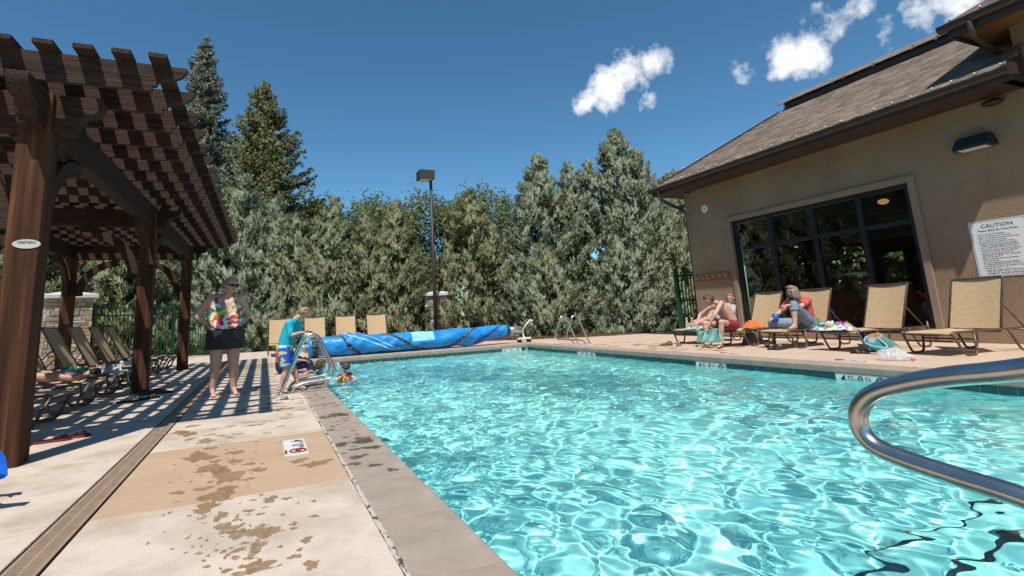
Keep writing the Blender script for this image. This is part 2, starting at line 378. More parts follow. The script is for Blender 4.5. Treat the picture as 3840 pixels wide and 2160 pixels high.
# ---- deck: poured slabs with open joints
deck = empty('pool_deck', label='pale tan concrete pool deck of large poured slabs', kind='structure')
frame_sheet('deck_base', M['subbase'], -9, 11.44, -6, 22, CX0+.05, CX1-.05, CY0+.05, CY1-.05, -.03, 'dark joint bed under the pool deck slabs')
_slab = {}
def slab(x0, x1, y0, y1, m, top=0.0):
    g = .004
    k = (round(x1-x0, 3), round(y1-y0, 3), m)
    if k not in _slab:
        w, d = (x1-x0)/2-g, (y1-y0)/2-g
        _slab[k] = MB().box(-w, w, -d, d, -.09, 0).mesh('slab'); _slab[k].materials.append(M[m])
    o = link('slab', _slab[k], None, deck); o.location = ((x0+x1)/2, (y0+y1)/2, top)
    bevel(o, .004); return o
ys = [3.29+1.5*k for k in range(-6, 13)]
for i in range(len(ys)-1):
    a, b = ys[i], ys[i+1]
    slab(DX1+.004, CX0-.012, a, b, 'concrete_tan' if abs(a-3.29) < .01 or abs(a-12.29) < .01 else 'concrete')
    slab(-4.2, DX0-.004, a, b, 'concrete'); slab(-8.8, -4.2, a, b, 'concrete')
    if a < 15:
        slab(CX1+.012, 9.45, a, b, 'concrete_rose'); slab(9.45, 11.44, a, b, 'concrete_rose')
xs = [CX0-.012, 2.2, 4.0, 5.8, CX1+.012]
for i in range(4):
    slab(xs[i], xs[i+1], CY1+.012, 15.29, 'concrete_rose'); slab(xs[i], xs[i+1], 15.29, 17.4, 'concrete_rose'); slab(xs[i], xs[i+1], 17.4, 21.3, 'concrete_rose')
    slab(xs[i], xs[i+1], -3.0, CY0-.012, 'concrete')
slab(CX1+.012, 9.45, 15.29, 21.3, 'concrete_rose'); slab(9.45, 11.44, 15.29, 21.3, 'concrete_rose')
slab(11.44, 15.5, 11.6, 15.29, 'concrete_rose'); slab(11.44, 15.5, 15.29, 18, 'concrete_rose')

# ragged sealant joint between deck and coping
b = MB(); rnd = random.Random(5)
def seal(x, y0, y1):
    n = int((y1-y0)/.03); L0, L1 = [], []
    for i in range(n+1):
        y = y0+(y1-y0)*i/n; L0.append((x-.008-rnd.random()*.006, y, .0005+rnd.random()*.004)); L1.append((x+.008+rnd.random()*.005, y, .0005+rnd.random()*.003))
    b.add(L0+L1, [(i, n+1+i, n+2+i, i+1) for i in range(n)])
seal(CX0-.006, CY0, CY1); seal(CX1+.006, CY0, CY1)
sj = b.build('sealant_joint', M['joint'], deck); sj['kind'] = 'stuff'

# ---- coping stones
coping = empty('pool_coping', label='grey brown cast coping stones edging the pool', kind='structure')
CS = .6155
def coping_mesh(L):
    # section across: outer edge at 0, nose at CW (+ towards the water)
    prof = [(0, -.098), (CW+.012, -.098), (CW+.016, -.085), (CW+.016, -.016), (CW+.010, -.004), (CW-.002, 0), (0, 0)]
    bb = MB(); bb.prism(prof, lambda a, z, w: (a, w, z), -L/2+.003, L/2-.003)
    me = bb.mesh('coping_stone'); me.materials.append(M['coping']); return me
cm = coping_mesh(CS)
def coping_run(p, d, n, L, me):
    d = Vector(d); inn = Vector((d.y, -d.x, 0))
    for i in range(n):
        o = link('coping_stone', me, None, coping); q = Vector(p)+d*(L*(i+.5)); o.location = q
        o.rotation_euler = (0, 0, math.atan2(inn.y, inn.x)); bevel(o, .003)
nL = 21; ln = (PY1-PY0)/nL; mL = coping_mesh(ln)
coping_run((CX0, PY0, 0), (0, 1, 0), nL, ln, mL)
coping_run((CX1, PY1, 0), (0, -1, 0), nL, ln, mL)
nB = 10; lb = (PX1-PX0)/nB; mB = coping_mesh(lb)
coping_run((PX0, CY1, 0), (1, 0, 0), nB, lb, mB); coping_run((PX1, CY0, 0), (-1, 0, 0), nB, lb, mB)
for (x0, x1, y0, y1) in ((CX0, PX0, PY1, CY1), (PX1, CX1, PY1, CY1), (CX0, PX0, CY0, PY0), (PX1, CX1, CY0, PY0)):
    bevel(MB().box(x0, x1, y0+.002, y1-.002, -.098, 0).build('coping_stone', M['coping'], coping), .004)
gb = MB()     # grout bed that shows between the stones
for a in (PX0+.006, PX1-.006):
    s = -1 if a < 3 else 1
    gb.box(min(a, a+s*.3), max(a, a+s*.3), PY0, PY1, -.094, -.006)
gb.box(PX0, PX1, PY1-.006, PY1+.3, -.094, -.006)
gb.build('coping_grout', M['grout'], coping)

# ---- basin
basin = empty('pool_basin', label='pale blue plastered pool basin with entry steps', kind='structure')
D0 = -1.36
def quad(b, *p): b.add(p, [(0, 1, 2, 3)])
b = MB(); N = 40
b.grid(30, 60, lambda u, v: (PX0+(PX1-PX0)*u, PY0+(PY1-PY0)*v, D0 - .12*v))
fl = b.build('pool_floor', M['plaster'], basin)
b = MB(); e = .02
quad(b, (PX0-e+.02, PY0, -1.6), (PX0-e+.02, PY1, -1.6), (PX0-e+.02, PY1, -.096), (PX0-e+.02, PY0, -.096))
quad(b, (PX1, PY0, -1.6), (PX1, PY0, -.096), (PX1, PY1, -.096), (PX1, PY1, -1.6))
quad(b, (PX0, PY1, -1.6), (PX1, PY1, -1.6), (PX1, PY1, -.096), (PX0, PY1, -.096))
quad(b, (PX0, PY0, -1.6), (PX0, PY0, -.096), (PX1, PY0, -.096), (PX1, PY0, -1.6))
wl = b.build('pool_wall', M['plaster'], basin)
recv = [fl, wl]
for (y0, y1, z) in ((PY0+.001, 1.22, -.42), (PY0+.001, 1.60, -.70), (PY0+.001, 2.00, -1.0)):
    st = MB().box(1.75, PX1-.001, y0, y1, -1.5, z).build('step', M['plaster'], basin); recv.append(st)
    tl = MB().box(1.74, PX1-.002, y1-.022, y1+.003, z-.02, z+.003).build('step_edge_tile', M['step_tile'], basin); recv.append(tl)
for o in recv: o.cycles.is_caustics_receiver = True

# waterline tiles, one by one
tile_me = MB().box(-.0715, .0715, -.006, .004, -.0725, .0725).mesh('tile'); tile_me.materials.append(M['tile'])
MARK_R = [(onX(2668, 1385, PX1).y, 'x'), (onX(3232, 1408, PX1).y, 'x'), (onX(2201, 1328, PX1).y, 'x')]
MARK_F = [(onY(1917, 1314, PY1).x, 'y'), (onY(1222, 1372, PY1).x, 'y')]
MARK_R = [m[0] for m in MARK_R]; MARK_F = [m[0] for m in MARK_F]
def tile_at(x, y, rz, row):
    o = link('tile', tile_me, None, basin); o.location = (x, y, -.174-.1524*row); o.rotation_euler = (0, 0, rz)
TS = .1524
bk = MB(); bk.box(PX1-.003, PX1+.02, PY0, PY1, -.26, -.0965); bk.box(PX0, PX1, PY1-.003, PY1+.02, -.26, -.0965)
bk.box(PX0-.02, PX0+.003, PY0, PY1, -.26, -.0965)
bk.build('tile_grout', M['grout'], basin)
n = int((PY1-PY0)/TS)
for i in range(n):
    y = PY1-TS*(i+.5)-.004
    if y > 1.4 and all(abs(y-m) > .35 for m in MARK_R): tile_at(PX1-.004, y, R_(90), 0)
for i in range(int((PX1-PX0)/TS)):
    x = PX0+TS*(i+.5)+.02
    if all(abs(x-m) > .35 for m in MARK_F): tile_at(x, PY1-.004, 0, 0)
for i in range(46):
    tile_at(PX0+.004, PY1-TS*(i+.5)-.004, R_(-90), 0)

# depth markers
def no_dive(parent, c, ax, ay, r, m1, m2):
    bb = MB(); ax = Vector(ax); ay = Vector(ay); nn = ax.cross(ay)
    bb.tube([Vector(c)+ax*(r*math.cos(t))+ay*(r*math.sin(t)) for t in [2*math.pi*i/20 for i in range(20)]], r*.13, 5, closed=True)
    bb.tube([Vector(c)+(ax*.68+ay*-.68)*r, Vector(c)+(ax*-.68+ay*.68)*r], r*.12, 5)
    bb.build('no_diving_ring', m1, parent)
    bb = MB()
    bb.tube([Vector(c)+(ax*-.45+ay*-.2)*r, Vector(c)+(ax*.1+ay*.1)*r, Vector(c)+(ax*.45+ay*-.3)*r], r*.11, 5)
    bb.ellipsoid(Vector(c)+(ax*.38+ay*.18)*r, (r*.14, r*.14, r*.14), 6, 4)
    bb.build('diver_mark', m2, parent)
def marker(loc, ax, ay, w, h, big, parent, items):
    ax = Vector(ax); ay = Vector(ay); nn = ax.cross(ay)
    Mx = Matrix(((ax.x, ay.x, nn.x, loc[0]), (ax.y, ay.y, nn.y, loc[1]), (ax.z, ay.z, nn.z, loc[2]), (0, 0, 0, 1)))
    o = MB().box(-w/2, w/2, -h/2, h/2, -.006, .0).build('depth_marker', M['white_tile'], parent); o.matrix_local = Mx
    for (txt, x, y, s, bold) in items:
        q = link('lettering', text_mesh(txt, s, 'CENTER', .0005, bold), M['ink'], o); q.location = (x, y, .0012)
    return o
ITEMS = [('4', -.235, -.045, .15, True), ('FT', -.14, -.0, .075, False), ('8', -.02, -.045, .15, True), ('IN', .07, -.0, .075, False)]
for y in MARK_R:
    o = marker((PX1-.008, y, -.174), (0, -1, 0), (0, 0, 1), .66, .15, 1, basin, ITEMS); no_dive(o, (.22, 0, .002), (1, 0, 0), (0, 1, 0), .055, M['ink'], M['ink'])
for x in MARK_F:
    o = marker((x, PY1-.008, -.174), (1, 0, 0), (0, 0, 1), .66, .15, 1, basin, ITEMS); no_dive(o, (.22, 0, .002), (1, 0, 0), (0, 1, 0), .055, M['ink'], M['ink'])
# floor markers on the left deck, read from the water
FI = [('4', -.19, -.02, .125, True), ('FT', -.125, .03, .05, False), ('0', -.04, -.02, .125, True), ('IN', .03, .03, .05, False)]
for (x, y, txt) in ((.235, 4.30, '0'), (.235, 7.10, '8'), (.235, 10.6, '8')):
    it = [(txt if q[0] == '0' else q[0],)+q[1:] for q in FI]
    o = marker((x, y, .0055), (0, -1, 0), (1, 0, 0), .51, .158, 1, deck, it+[('NO DIVING', .15, -.077, .022, False)])
    no_dive(o, (.155, .012, .002), (1, 0, 0), (0, 1, 0), .055, M['red_ink'], M['ink'])
for (x, y) in ((7.75, 6.95), (7.75, 4.9), (7.75, 11.5)):
    it = [('8' if q[0] == '0' else q[0],)+q[1:] for q in FI]
    o = marker((x, y, .0055), (0, 1, 0), (-1, 0, 0), .51, .158, 1, deck, it); no_dive(o, (.155, .012, .002), (1, 0, 0), (0, 1, 0), .055, M['red_ink'], M['ink'])

# ---- water
WAMP = .00068
def water():
    rng = np.random.default_rng(11)
    nx, ny = 310, 650
    X, Y = np.meshgrid(np.linspace(PX0+.002, PX1-.002, nx), np.linspace(PY0+.002, PY1-.002, ny))
    Z = np.zeros_like(X)
    # slow warping of the phase keeps the pattern from reading as a sum of sines
    wx = .10*np.sin(1.1*X+.7*Y+1)+.08*np.sin(-.6*X+1.9*Y); wy = .10*np.sin(.9*X-1.3*Y+2)+.07*np.sin(2.1*X+.4*Y)
    for i in range(110):
        lam = math.exp(rng.uniform(math.log(.13), math.log(.95))); k = 2*math.pi/lam; th = rng.uniform(0, 2*math.pi)
        a = WAMP*(lam/.3)**1.05*(1 if lam < .5 else .75)
        Z += a*np.sin(k*((X+wx)*math.cos(th)+(Y+wy)*math.sin(th))+rng.uniform(0, 6.28))
    Z *= .9 + .25*np.sin(.8*X+.5*Y)
    V = np.stack([X, Y, Z+WZ], -1).reshape(-1, 3).astype(np.float32)
    idx = np.arange(nx*ny).reshape(ny, nx)
    Fq = np.stack([idx[:-1, :-1], idx[:-1, 1:], idx[1:, 1:], idx[1:, :-1]], -1).reshape(-1, 4)
    return np_mesh('water', V, Fq, smooth=True)
def np_mesh(name, V, Fc, smooth=False, tint=None):
    me = bpy.data.meshes.new(name); k = Fc.shape[1]
    me.vertices.add(len(V)); me.vertices.foreach_set('co', np.ascontiguousarray(V, np.float32).ravel())
    me.loops.add(Fc.size); me.loops.foreach_set('vertex_index', np.ascontiguousarray(Fc, np.int32).ravel())
    me.polygons.add(len(Fc)); me.polygons.foreach_set('loop_start', np.arange(0, Fc.size, k, dtype=np.int32))
    if smooth: me.polygons.foreach_set('use_smooth', np.ones(len(Fc), bool))
    if tint is not None:
        at = me.color_attributes.new('tint', 'FLOAT_COLOR', 'POINT'); at.data.foreach_set('color', np.ascontiguousarray(tint, np.float32).ravel())
    me.update(calc_edges=True); return me
wo = link('water', water(), M['water']); tag(wo, 'clear rippling turquoise swimming pool water', None, kind='structure')
wo.cycles.is_caustics_caster = True

# ---- trench drain with slotted grates
drain = empty('trench_drain', label='long narrow slotted trench drain set in the deck', cat='drain')
def grate_mesh():
    bb = MB(); w = DX1-DX0-.012; L = .5; z0, z1 = -.02, -.0015
    n = 22; p = L/n; rails = [(-w/2, -w/2+.018), (-.008, .008), (w/2-.018, w/2)]
    for a, c in rails: bb.box(a, c, 0, L-.003, z0, z1)
    for i in range(n):
        for a, c in ((-w/2+.018, -.008), (.008, w/2-.018)): bb.box(a, c, i*p+.004, i*p+p-.008, z0, z1)
    me = bb.mesh('grate'); me.materials.append(M['grate']); return me
gm = grate_mesh()
for i in range(34):
    o = link('grate', gm, None, drain); o.location = ((DX0+DX1)/2, 1.2+i*.5, 0)
MB().box(DX0+.001, DX1-.001, -5, 18.2, -.029, -.026).build('channel', M['dark'], drain)
bb = MB(); bb.box(DX0-.003, DX0+.005, -5, 18.2, -.03, .0005); bb.box(DX1-.005, DX1+.003, -5, 18.2, -.03, .0005); bb.build('channel_edge', M['dark'], drain)

# ---- wet footprints and splashes: shapes of their own on the slabs
_bz = [0]; _wa = []
def wet_build(bb, name, m):
    o = bb.build(name, m); at = o.data.attributes.new('wet', 'FLOAT', 'POINT'); at.data.foreach_set('value', np.array(_wa[:len(o.data.vertices)], np.float32)); _wa.clear(); return o
def blob(bb, c, rx, ry, ang, rr, n=26, z=.0022):
    P = []; _bz[0] += 1; z = z*.45+_bz[0]*.000006
    k1, k2, k3 = rr.random()*6, rr.random()*6, rr.random()*6
    for i in range(n):
        t = 2*math.pi*i/n
        q = 1+.22*math.sin(2*t+k1)+.18*math.sin(3*t+k2)+.16*math.sin(5*t+k3)+.12*math.sin(9*t+k1)+rr.uniform(-.14, .14)
        x, y = rx*q*math.cos(t), ry*q*math.sin(t)
        P.append((c[0]+x*math.cos(ang)-y*math.sin(ang), c[1]+x*math.sin(ang)+y*math.cos(ang), z))
    Q = [(c[0]+(p[0]-c[0])*.84, c[1]+(p[1]-c[1])*.84, z) for p in P]; a_ = rr.uniform(.62, 1.0)
    bb.add([(c[0], c[1], z)]+Q+P, [(0, 1+i, 1+(i+1) % n) for i in range(n)]+[(1+i, 1+n+i, 1+n+(i+1) % n, 1+(i+1) % n) for i in range(n)])
    _wa.extend([a_]*(n+1)+[0.0]*n)
rr = random.Random(3); bb = MB()
c1 = lambda x, y: (x*.6625, 1200+y*.6625)
S1 = [(1130, 775, 150, 55), (1200, 840, 130, 60), (1290, 880, 160, 90), (1230, 1000, 150, 80), (1290, 960, 110, 50), (1170, 1060, 140, 60), (1250, 1110, 80, 50), (1290, 1180, 140, 70), (1340, 1210, 130, 50), (1460, 1200, 150, 80), (1450, 1290, 100, 90),
      (1540, 1195, 110, 50), (1460, 1390, 150, 70), (1400, 1430, 190, 40), (1530, 1015, 85, 35), (1410, 815, 65, 18), (1480, 850, 60, 22), (1430, 850, 60, 15), (1330, 750, 110, 20), (1330, 800, 90, 25), (1190, 727, 60, 20), (1220, 800, 60, 15), (1410, 900, 70, 14),
      (1150, 955, 90, 28), (1005, 978, 80, 22), (1690, 797, 105, 25), (1790, 812, 200, 30), (1625, 1010, 55, 18), (1430, 1020, 45, 12), (1775, 1025, 40, 12), (1780, 1110, 60, 18), (1410, 1080, 65, 20), (1660, 1155, 50, 22), (1735, 1245, 70, 38), (1665, 1340, 75, 30),
      (1760, 1385, 100, 55), (1345, 1305, 85, 30), (1225, 1305, 35, 12), (1165, 685, 100, 26), (1060, 645, 90, 30), (1020, 635, 80, 25), (1075, 675, 60, 12), (1250, 655, 50, 8), (1300, 665, 45, 8), (1350, 645, 60, 7), (1440, 595, 100, 10), (1190, 650, 60, 8), (1090, 600, 60, 14),
      (1410, 578, 70, 6), (1210, 618, 50, 6), (1590, 600, 60, 5), (1510, 640, 40, 6), (920, 650, 60, 6), (1450, 690, 40, 6), (1040, 782, 40, 6), (1000, 1030, 50, 8), (1500, 1060, 40, 8), (1150, 1122, 40, 10), (1580, 1390, 40, 12), (1430, 1350, 50, 12)]
for (x, y, w, h) in S1:
    p = onZ(*c1(x, y)); q = onZ(*c1(x+w/2, y)); r2 = onZ(*c1(x, y-h/2))
    blob(bb, p, (q-p).length*.92, (r2-p).length*.92, rr.uniform(-.15, .15), rr)
for i in range(120):        # fine drops
    p = onZ(rr.gauss(840, 120), rr.uniform(1620, 2150)); blob(bb, p, rr.uniform(.006, .02), rr.uniform(.006, .022), 0, rr, 9, .0020)
for i in range(70):         # trickles where the swimmers climb out
    p = (rr.uniform(-.35, .48), rr.uniform(5.4, 8.6)); blob(bb, p, rr.uniform(.02, .10), rr.uniform(.01, .05), 0, rr, 12, .0018)
for i in range(40):         # across the pool
    p = (rr.uniform(7.6, 9.0), rr.uniform(7.5, 11.5)); blob(bb, p, rr.uniform(.03, .16), rr.uniform(.03, .2), 0, rr, 14, .0020)
tag(wet_build(bb, 'water_splashes', M['wet']), 'brown wet splashes and drips dried onto the deck slabs', 'splash', kind='stuff')
bb = MB(); c2 = lambda x, y: (900+x*.276, 1400+y*.276)
for (x, y, w, h) in [(1650, 885, 290, 40), (1630, 945, 210, 35), (1380, 965, 200, 60), (1560, 1035, 170, 30), (1600, 1135, 330, 50), (1560, 1230, 170, 55), (1830, 1250, 190, 50), (1880, 995, 140, 20), (1540, 780, 80, 14), (1820, 900, 90, 18), (2130, 1300, 80, 26), (1400, 1090, 90, 20),
                     (1300, 565, 300, 50), (1150, 600, 160, 30), (1420, 560, 160, 40), (1050, 160, 150, 20), (1080, 200, 160, 20), (1000, 130, 120, 20), (1120, 430, 120, 12), (1300, 440, 100, 10), (1450, 610, 120, 10)]:
    p = onZ(*c2(x, y)); q = onZ(*c2(x+w/2, y)); r2 = onZ(*c2(x, y-h/2)); p.x = min(p.x, PX0-.1)
    blob(bb, p, min((q-p).length*.85, PX0-.01-p.x), (r2-p).length*.9, 0, rr)
for i in range(60): blob(bb, (rr.uniform(CX0+.03, PX0-.05), rr.uniform(4, 10)), rr.uniform(.008, .04), rr.uniform(.006, .03), 0, rr, 10, .0021)
tag(wet_build(bb, 'coping_splashes', M['wet_dark']), 'dark wet patches on the grey coping by the water', 'splash', kind='stuff')

# ---- planting bed behind the deck
bed_edge = [(-9, 17.5), (-5.6, 17.0), (-3.9, 18.6), (-2.0, 20.5), (-.3, 20.2), (1.5, 19.4), (3.2, 18.7), (5.0, 17.6), (6.6, 16.7), (7.6, 16.0), (8.6, 15.3), (9.6, 14.6), (10.7, 14.25), (12.8, 14.0), (15.6, 13.8)]
rb = random.Random(9); b = MB(); E0 = []
for i in range(len(bed_edge)-1):
    for k in range(8):
        t = k/8; E0.append((bed_edge[i][0]*(1-t)+bed_edge[i+1][0]*t+rb.uniform(-.05, .05), bed_edge[i][1]*(1-t)+bed_edge[i+1][1]*t+rb.uniform(-.06, .06)))
E0.append(bed_edge[-1]); n = len(E0)
rows = [[(x, y, -.02) for x, y in E0], [(x, y+.10, .035+rb.random()*.02) for x, y in E0], [(x, y+.6, .06+rb.random()*.03) for x, y in E0], [(x*1.1, max(y+3, 24), .05) for x, y in E0]]
b.loft(rows, closed=False, caps=False)
tag(b.build('planting_bed', M['mulch']), 'strip of brown bark mulch along the back of the deck', None, kind='structure')
bb = MB()
for i in range(900):
    t = rb.random()*(n-1); k = int(t); x = E0[k][0]+rb.uniform(-.15, .15); y = E0[k][1]+rb.uniform(-.06, .7); a = rb.random()*3.14; l = rb.uniform(.02, .05)
    d = Vector((math.cos(a), math.sin(a), rb.uniform(-.3, .3)))*l; bb.bar(Vector((x, y, .055))-d, Vector((x, y, .06+rb.random()*.02))+d, .016, .008)
tag(bb.build('bark_chips', M['mulch']), 'loose brown bark chips scattered over the planting bed', 'mulch', kind='stuff')
M['hill'] = mat('hill', (.018, .030, .010), .95, col2=(.055, .075, .022), nscale=.16, ndetail=9, lo=.4, hi=.62, bump=1.0, bscale=.3, bdist=6)
def hill_pt(u, v):
    a = R_(100)+u*R_(150); d = 120+v*130; x, y = d*math.cos(a), d*math.sin(a)
    e = math.sin(math.pi*min(1, max(0, u)))**.5
    return (x, y, -1+e*(v**.8)*(62+26*mnoise.noise(Vector((u*5, 1, 2)))+7*mnoise.noise(Vector((u*22, v*6, 2)))))
tag(MB().grid(90, 16, hill_pt).build('hills', M['hill'], None, True), 'forested mountain slope beyond the pergola side', None, kind='structure')
tag(MB().add([(-80, 25.5, -.10), (80, 25.5, -.10), (80, 33, -.10), (-80, 33, -.10)], [(0, 1, 2, 3)]).build('road', M['asphalt']), 'grey asphalt lane glimpsed behind the fence', None, kind='structure')

# ================================================================== BUILDING
XW = 11.45; ZE = 4.33; XE = 10.73; PITCH = .67; YC = 11.2; YE = 11.72
bld = empty('pool_house', (XW, 5, 0), label='tan stucco pool house with shingled hip roof and wide dark window', cat='building')
def bpart(mb, name, m, parent=None, bev=0.0, smooth=False):
    """mesh given in world coordinates, parented to the building"""
    mb.v = [(x-XW, y-5, z) for x, y, z in mb.v]; return mb.build(name, M[m] if isinstance(m, str) else m, parent or bld, smooth, bev)
WY0, WY1, WZ0, WZ1 = 5.62, 9.73, .14, 3.02          # window opening
b = MB(); T = .22
b.box(XW, XW+T, WY1, YC, -.1, ZE); b.box(XW, XW+T, 3.78, WY0, -.1, ZE); b.box(XW, XW+T, WY0, WY1, WZ1, ZE); b.box(XW, XW+T, WY0, WY1, -.1, WZ0)
bpart(b, 'wall', 'stucco')
b = MB(); b.box(XW, XW+T, -6, 3.778, -.1, 6.3); b.box(XW+T, 20, 3.4, 3.778, 3.9, 6.4); bpart(b, 'wall', 'stucco')
b = MB(); b.box(XW+T, 14.9, YC-T, YC, -.1, ZE)
bpart(b, 'wall', 'stucco')
# raised stucco band round the window
TW = .125; TP = .045
b = MB(); b.box(XW-TP, XW-.001, WY1, WY1+TW, .0, WZ1+TW); b.box(XW-TP, XW-.001, WY0-TW, WY0, .0, WZ1+TW); b.box(XW-TP, XW-.001, WY0, WY1, WZ1, WZ1+TW)
bpart(b, 'window_surround', 'stucco_trim', bev=.008)
# glazing
win = bpart(MB().box(XW+.05, XW+.15, WY0, WY0+.10, WZ0, WZ1).box(XW+.05, XW+.15, WY1-.10, WY1, WZ0, WZ1).box(XW+.05, XW+.15, WY0+.1, WY1-.1, WZ1-.09, WZ1).box(XW+.05, XW+.15, WY0+.1, WY1-.1, WZ0, WZ0+.10), 'window', 'frame_black')
MUL = [6.59, 7.60, 8.66]; TZ = 2.27
for y in MUL:
    o = MB().box(XW+.045-XW, XW+.155-XW, y-.05-5, y+.05-5, WZ0+.1, WZ1-.09).build('mullion', M['frame_black'], win)
ed = [WY0+.1]+[v for y in MUL for v in (y-.05, y+.05)]+[WY1-.1]
for i in range(0, 8, 2):
    MB().box(.06, .14, ed[i]-5, ed[i+1]-5, TZ-.045, TZ+.045).build('transom', M['frame_black'], win)
    for (z0, z1) in ((WZ0+.1, TZ-.045), (TZ+.045, WZ1-.09)):
        MB().add([(.10, ed[i]-5, z0), (.10, ed[i+1]-5, z0), (.10, ed[i+1]-5, z1), (.10, ed[i]-5, z1)], [(0, 1, 2, 3)]).build('pane', M['glass'], win)
# room behind the glass
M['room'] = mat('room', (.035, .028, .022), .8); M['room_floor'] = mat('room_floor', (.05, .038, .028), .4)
XB = 14.6
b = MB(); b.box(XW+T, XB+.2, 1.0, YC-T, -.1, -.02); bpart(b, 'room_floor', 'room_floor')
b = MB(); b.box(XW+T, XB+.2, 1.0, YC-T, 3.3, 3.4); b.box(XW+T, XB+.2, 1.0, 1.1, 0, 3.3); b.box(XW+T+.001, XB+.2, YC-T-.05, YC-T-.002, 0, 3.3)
op = []
for (xa, xb, ya, yb) in ((3320, 3384, 940, 1062), (3171, 3236, 915, 1085), (3117, 3150, 975, 1090), (2985, 3004, 938, 1098)):
    pa, pb = onX(xb, ya, XB), onX(xa, yb, XB); op.append((pa.y, pb.y, pb.z, pa.z))
yy = 1.1
for (a, c, z0, z1) in op:
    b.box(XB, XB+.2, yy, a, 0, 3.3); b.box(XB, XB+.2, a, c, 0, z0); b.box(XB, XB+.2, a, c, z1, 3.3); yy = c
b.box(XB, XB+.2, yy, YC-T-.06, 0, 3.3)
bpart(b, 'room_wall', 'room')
M['lamp_glow'] = bpy.data.materials.new('lamp_glow'); M['lamp_glow'].use_nodes = True
_b = M['lamp_glow'].node_tree.nodes['Principled BSDF']; _b.inputs['Emission Color'].default_value = (1, .55, .18, 1); _b.inputs['Emission Strength'].default_value = .55; _b.inputs['Base Color'].default_value = (.8, .5, .25, 1)
for k, (x, y, z, r) in enumerate(((13.2, 7.02, 3.02, .11), (13.9, 9.75, 2.35, .05))):
    t = empty('ceiling_lamp', (x, y, z), label=('glowing amber ceiling lamp behind the upper window pane', 'small dim amber lamp deeper inside the pool house room')[k], cat='lamp')
    MB().ellipsoid((0, 0, 0), (r, r, r*.6), 14, 8).build('shade', M['lamp_glow'], t, True)
    MB().tube([(0, 0, r*.5), (0, 0, 3.3-z)], .015, 6).build('stem', M['black_metal'], t)
# outdoor table umbrella shape and chairs seen through the room
t = empty('indoor_table', (13.4, 7.4, -.02), label='dark round table standing inside the pool house', cat='table')
MB().tube([(0, 0, .72), (0, 0, .76)], .55, 20).build('tabletop', M['room_floor'], t); MB().tube([(0, 0, 0), (0, 0, .72)], .04, 8).build('leg', M['black_metal'], t); MB().tube([(0, 0, 0), (0, 0, .03)], .28, 16).build('base', M['black_metal'], t)

# ---- roof of the long wing: hip, upper tier
shp = {}
def shingle_me(k):
    if k not in shp:
        w = (.19, .24, .30, .22)[k]; me = MB().box(-w/2, w/2, -.010, .175, 0, .024).mesh('shingle')
        me.materials.append(M['shingle%d' % k]); shp[k] = me
    return shp[k]
for k, (c, c2) in enumerate((((.145, .11, .085), (.21, .165, .13)), ((.105, .08, .062), (.165, .128, .10)), ((.175, .135, .105), (.245, .195, .158)), ((.125, .095, .072), (.18, .14, .11)))):
    M['shingle%d' % k] = mat('shingle%d' % k, c, .9, col2=c2, nscale=9, bump=.6, bscale=80)
ang = math.atan(PITCH); SL = 1/math.cos(ang)
XT = 13.50                                   # where the upper tier starts
def zr(x): return ZE+.02+PITCH*(x-XE)
roof = bpart(MB().add([(XE-.06, YE+.06, ZE-.02), (XE-.06, 3.785, ZE-.02), (XT+.6, 3.785, zr(XT+.6)-.04), (XT+.6, YE-(XT+.6-XE), zr(XT+.6)-.04)], [(0, 1, 2, 3)])
      .add([(XE-.06, YE+.06, ZE-.02), (XT+.6, YE-(XT+.6-XE), zr(XT+.6)-.04), (16.2, YE-(XT+.6-XE), zr(XT+.6)-.04), (16.2, YE+.06, ZE-.02)], [(0, 1, 2, 3)]), 'roof', 'shingle1')
def shingle_field(parent, x_lo, x_hi, y_lo, y_hi, hip, seed, cap=300, z0=0.0, near_first=True):
    r2 = random.Random(seed); items = []
    exp = .125; nrow = int((x_hi-x_lo)*SL/exp)
    for i in range(nrow+1):
        x = x_lo+i*exp/SL; y = y_lo-r2.random()*.2; ymax = y_hi-(x-XE if hip else 0)
        while y < ymax:
            k = r2.randrange(4); w = (.19, .24, .30, .22)[k]
            if y+w > y_lo and y+w < ymax+.03: items.append((x, y+w/2, k, r2.random()))
            y += w+.004
    items.sort(key=lambda q: (q[0]-0)**2+q[1]**2)
    rot = Matrix.Rotation(-ang, 4, 'Y') @ Matrix.Rotation(R_(-90), 4, 'Z')
    rest = MB(); mats = []
    for n_, (x, y, k, q) in enumerate(items):
        z = zr(x)+z0+.004+q*.008
        Mx = Matrix.Translation((x-XW, y-5, z)) @ rot
        if n_ < cap:
            o = link('shingle', shingle_me(k), None, parent); o.matrix_local = Mx
        else:
            w = (.19, .24, .30, .22)[k]; rest.box(-w/2, w/2, -.010, .175, 0, .016, Mx); mats += [k]*6
    me = rest.mesh('shingle_field')
    for k in range(4): me.materials.append(M['shingle%d' % k])
    if len(me.polygons) == len(mats): me.polygons.foreach_set('material_index', mats)
    o = link('shingle_field', me, None, parent); o['kind'] = 'stuff'
shingle_field(roof, XE-.03, XT+.35, 3.79, YE, True, 4)
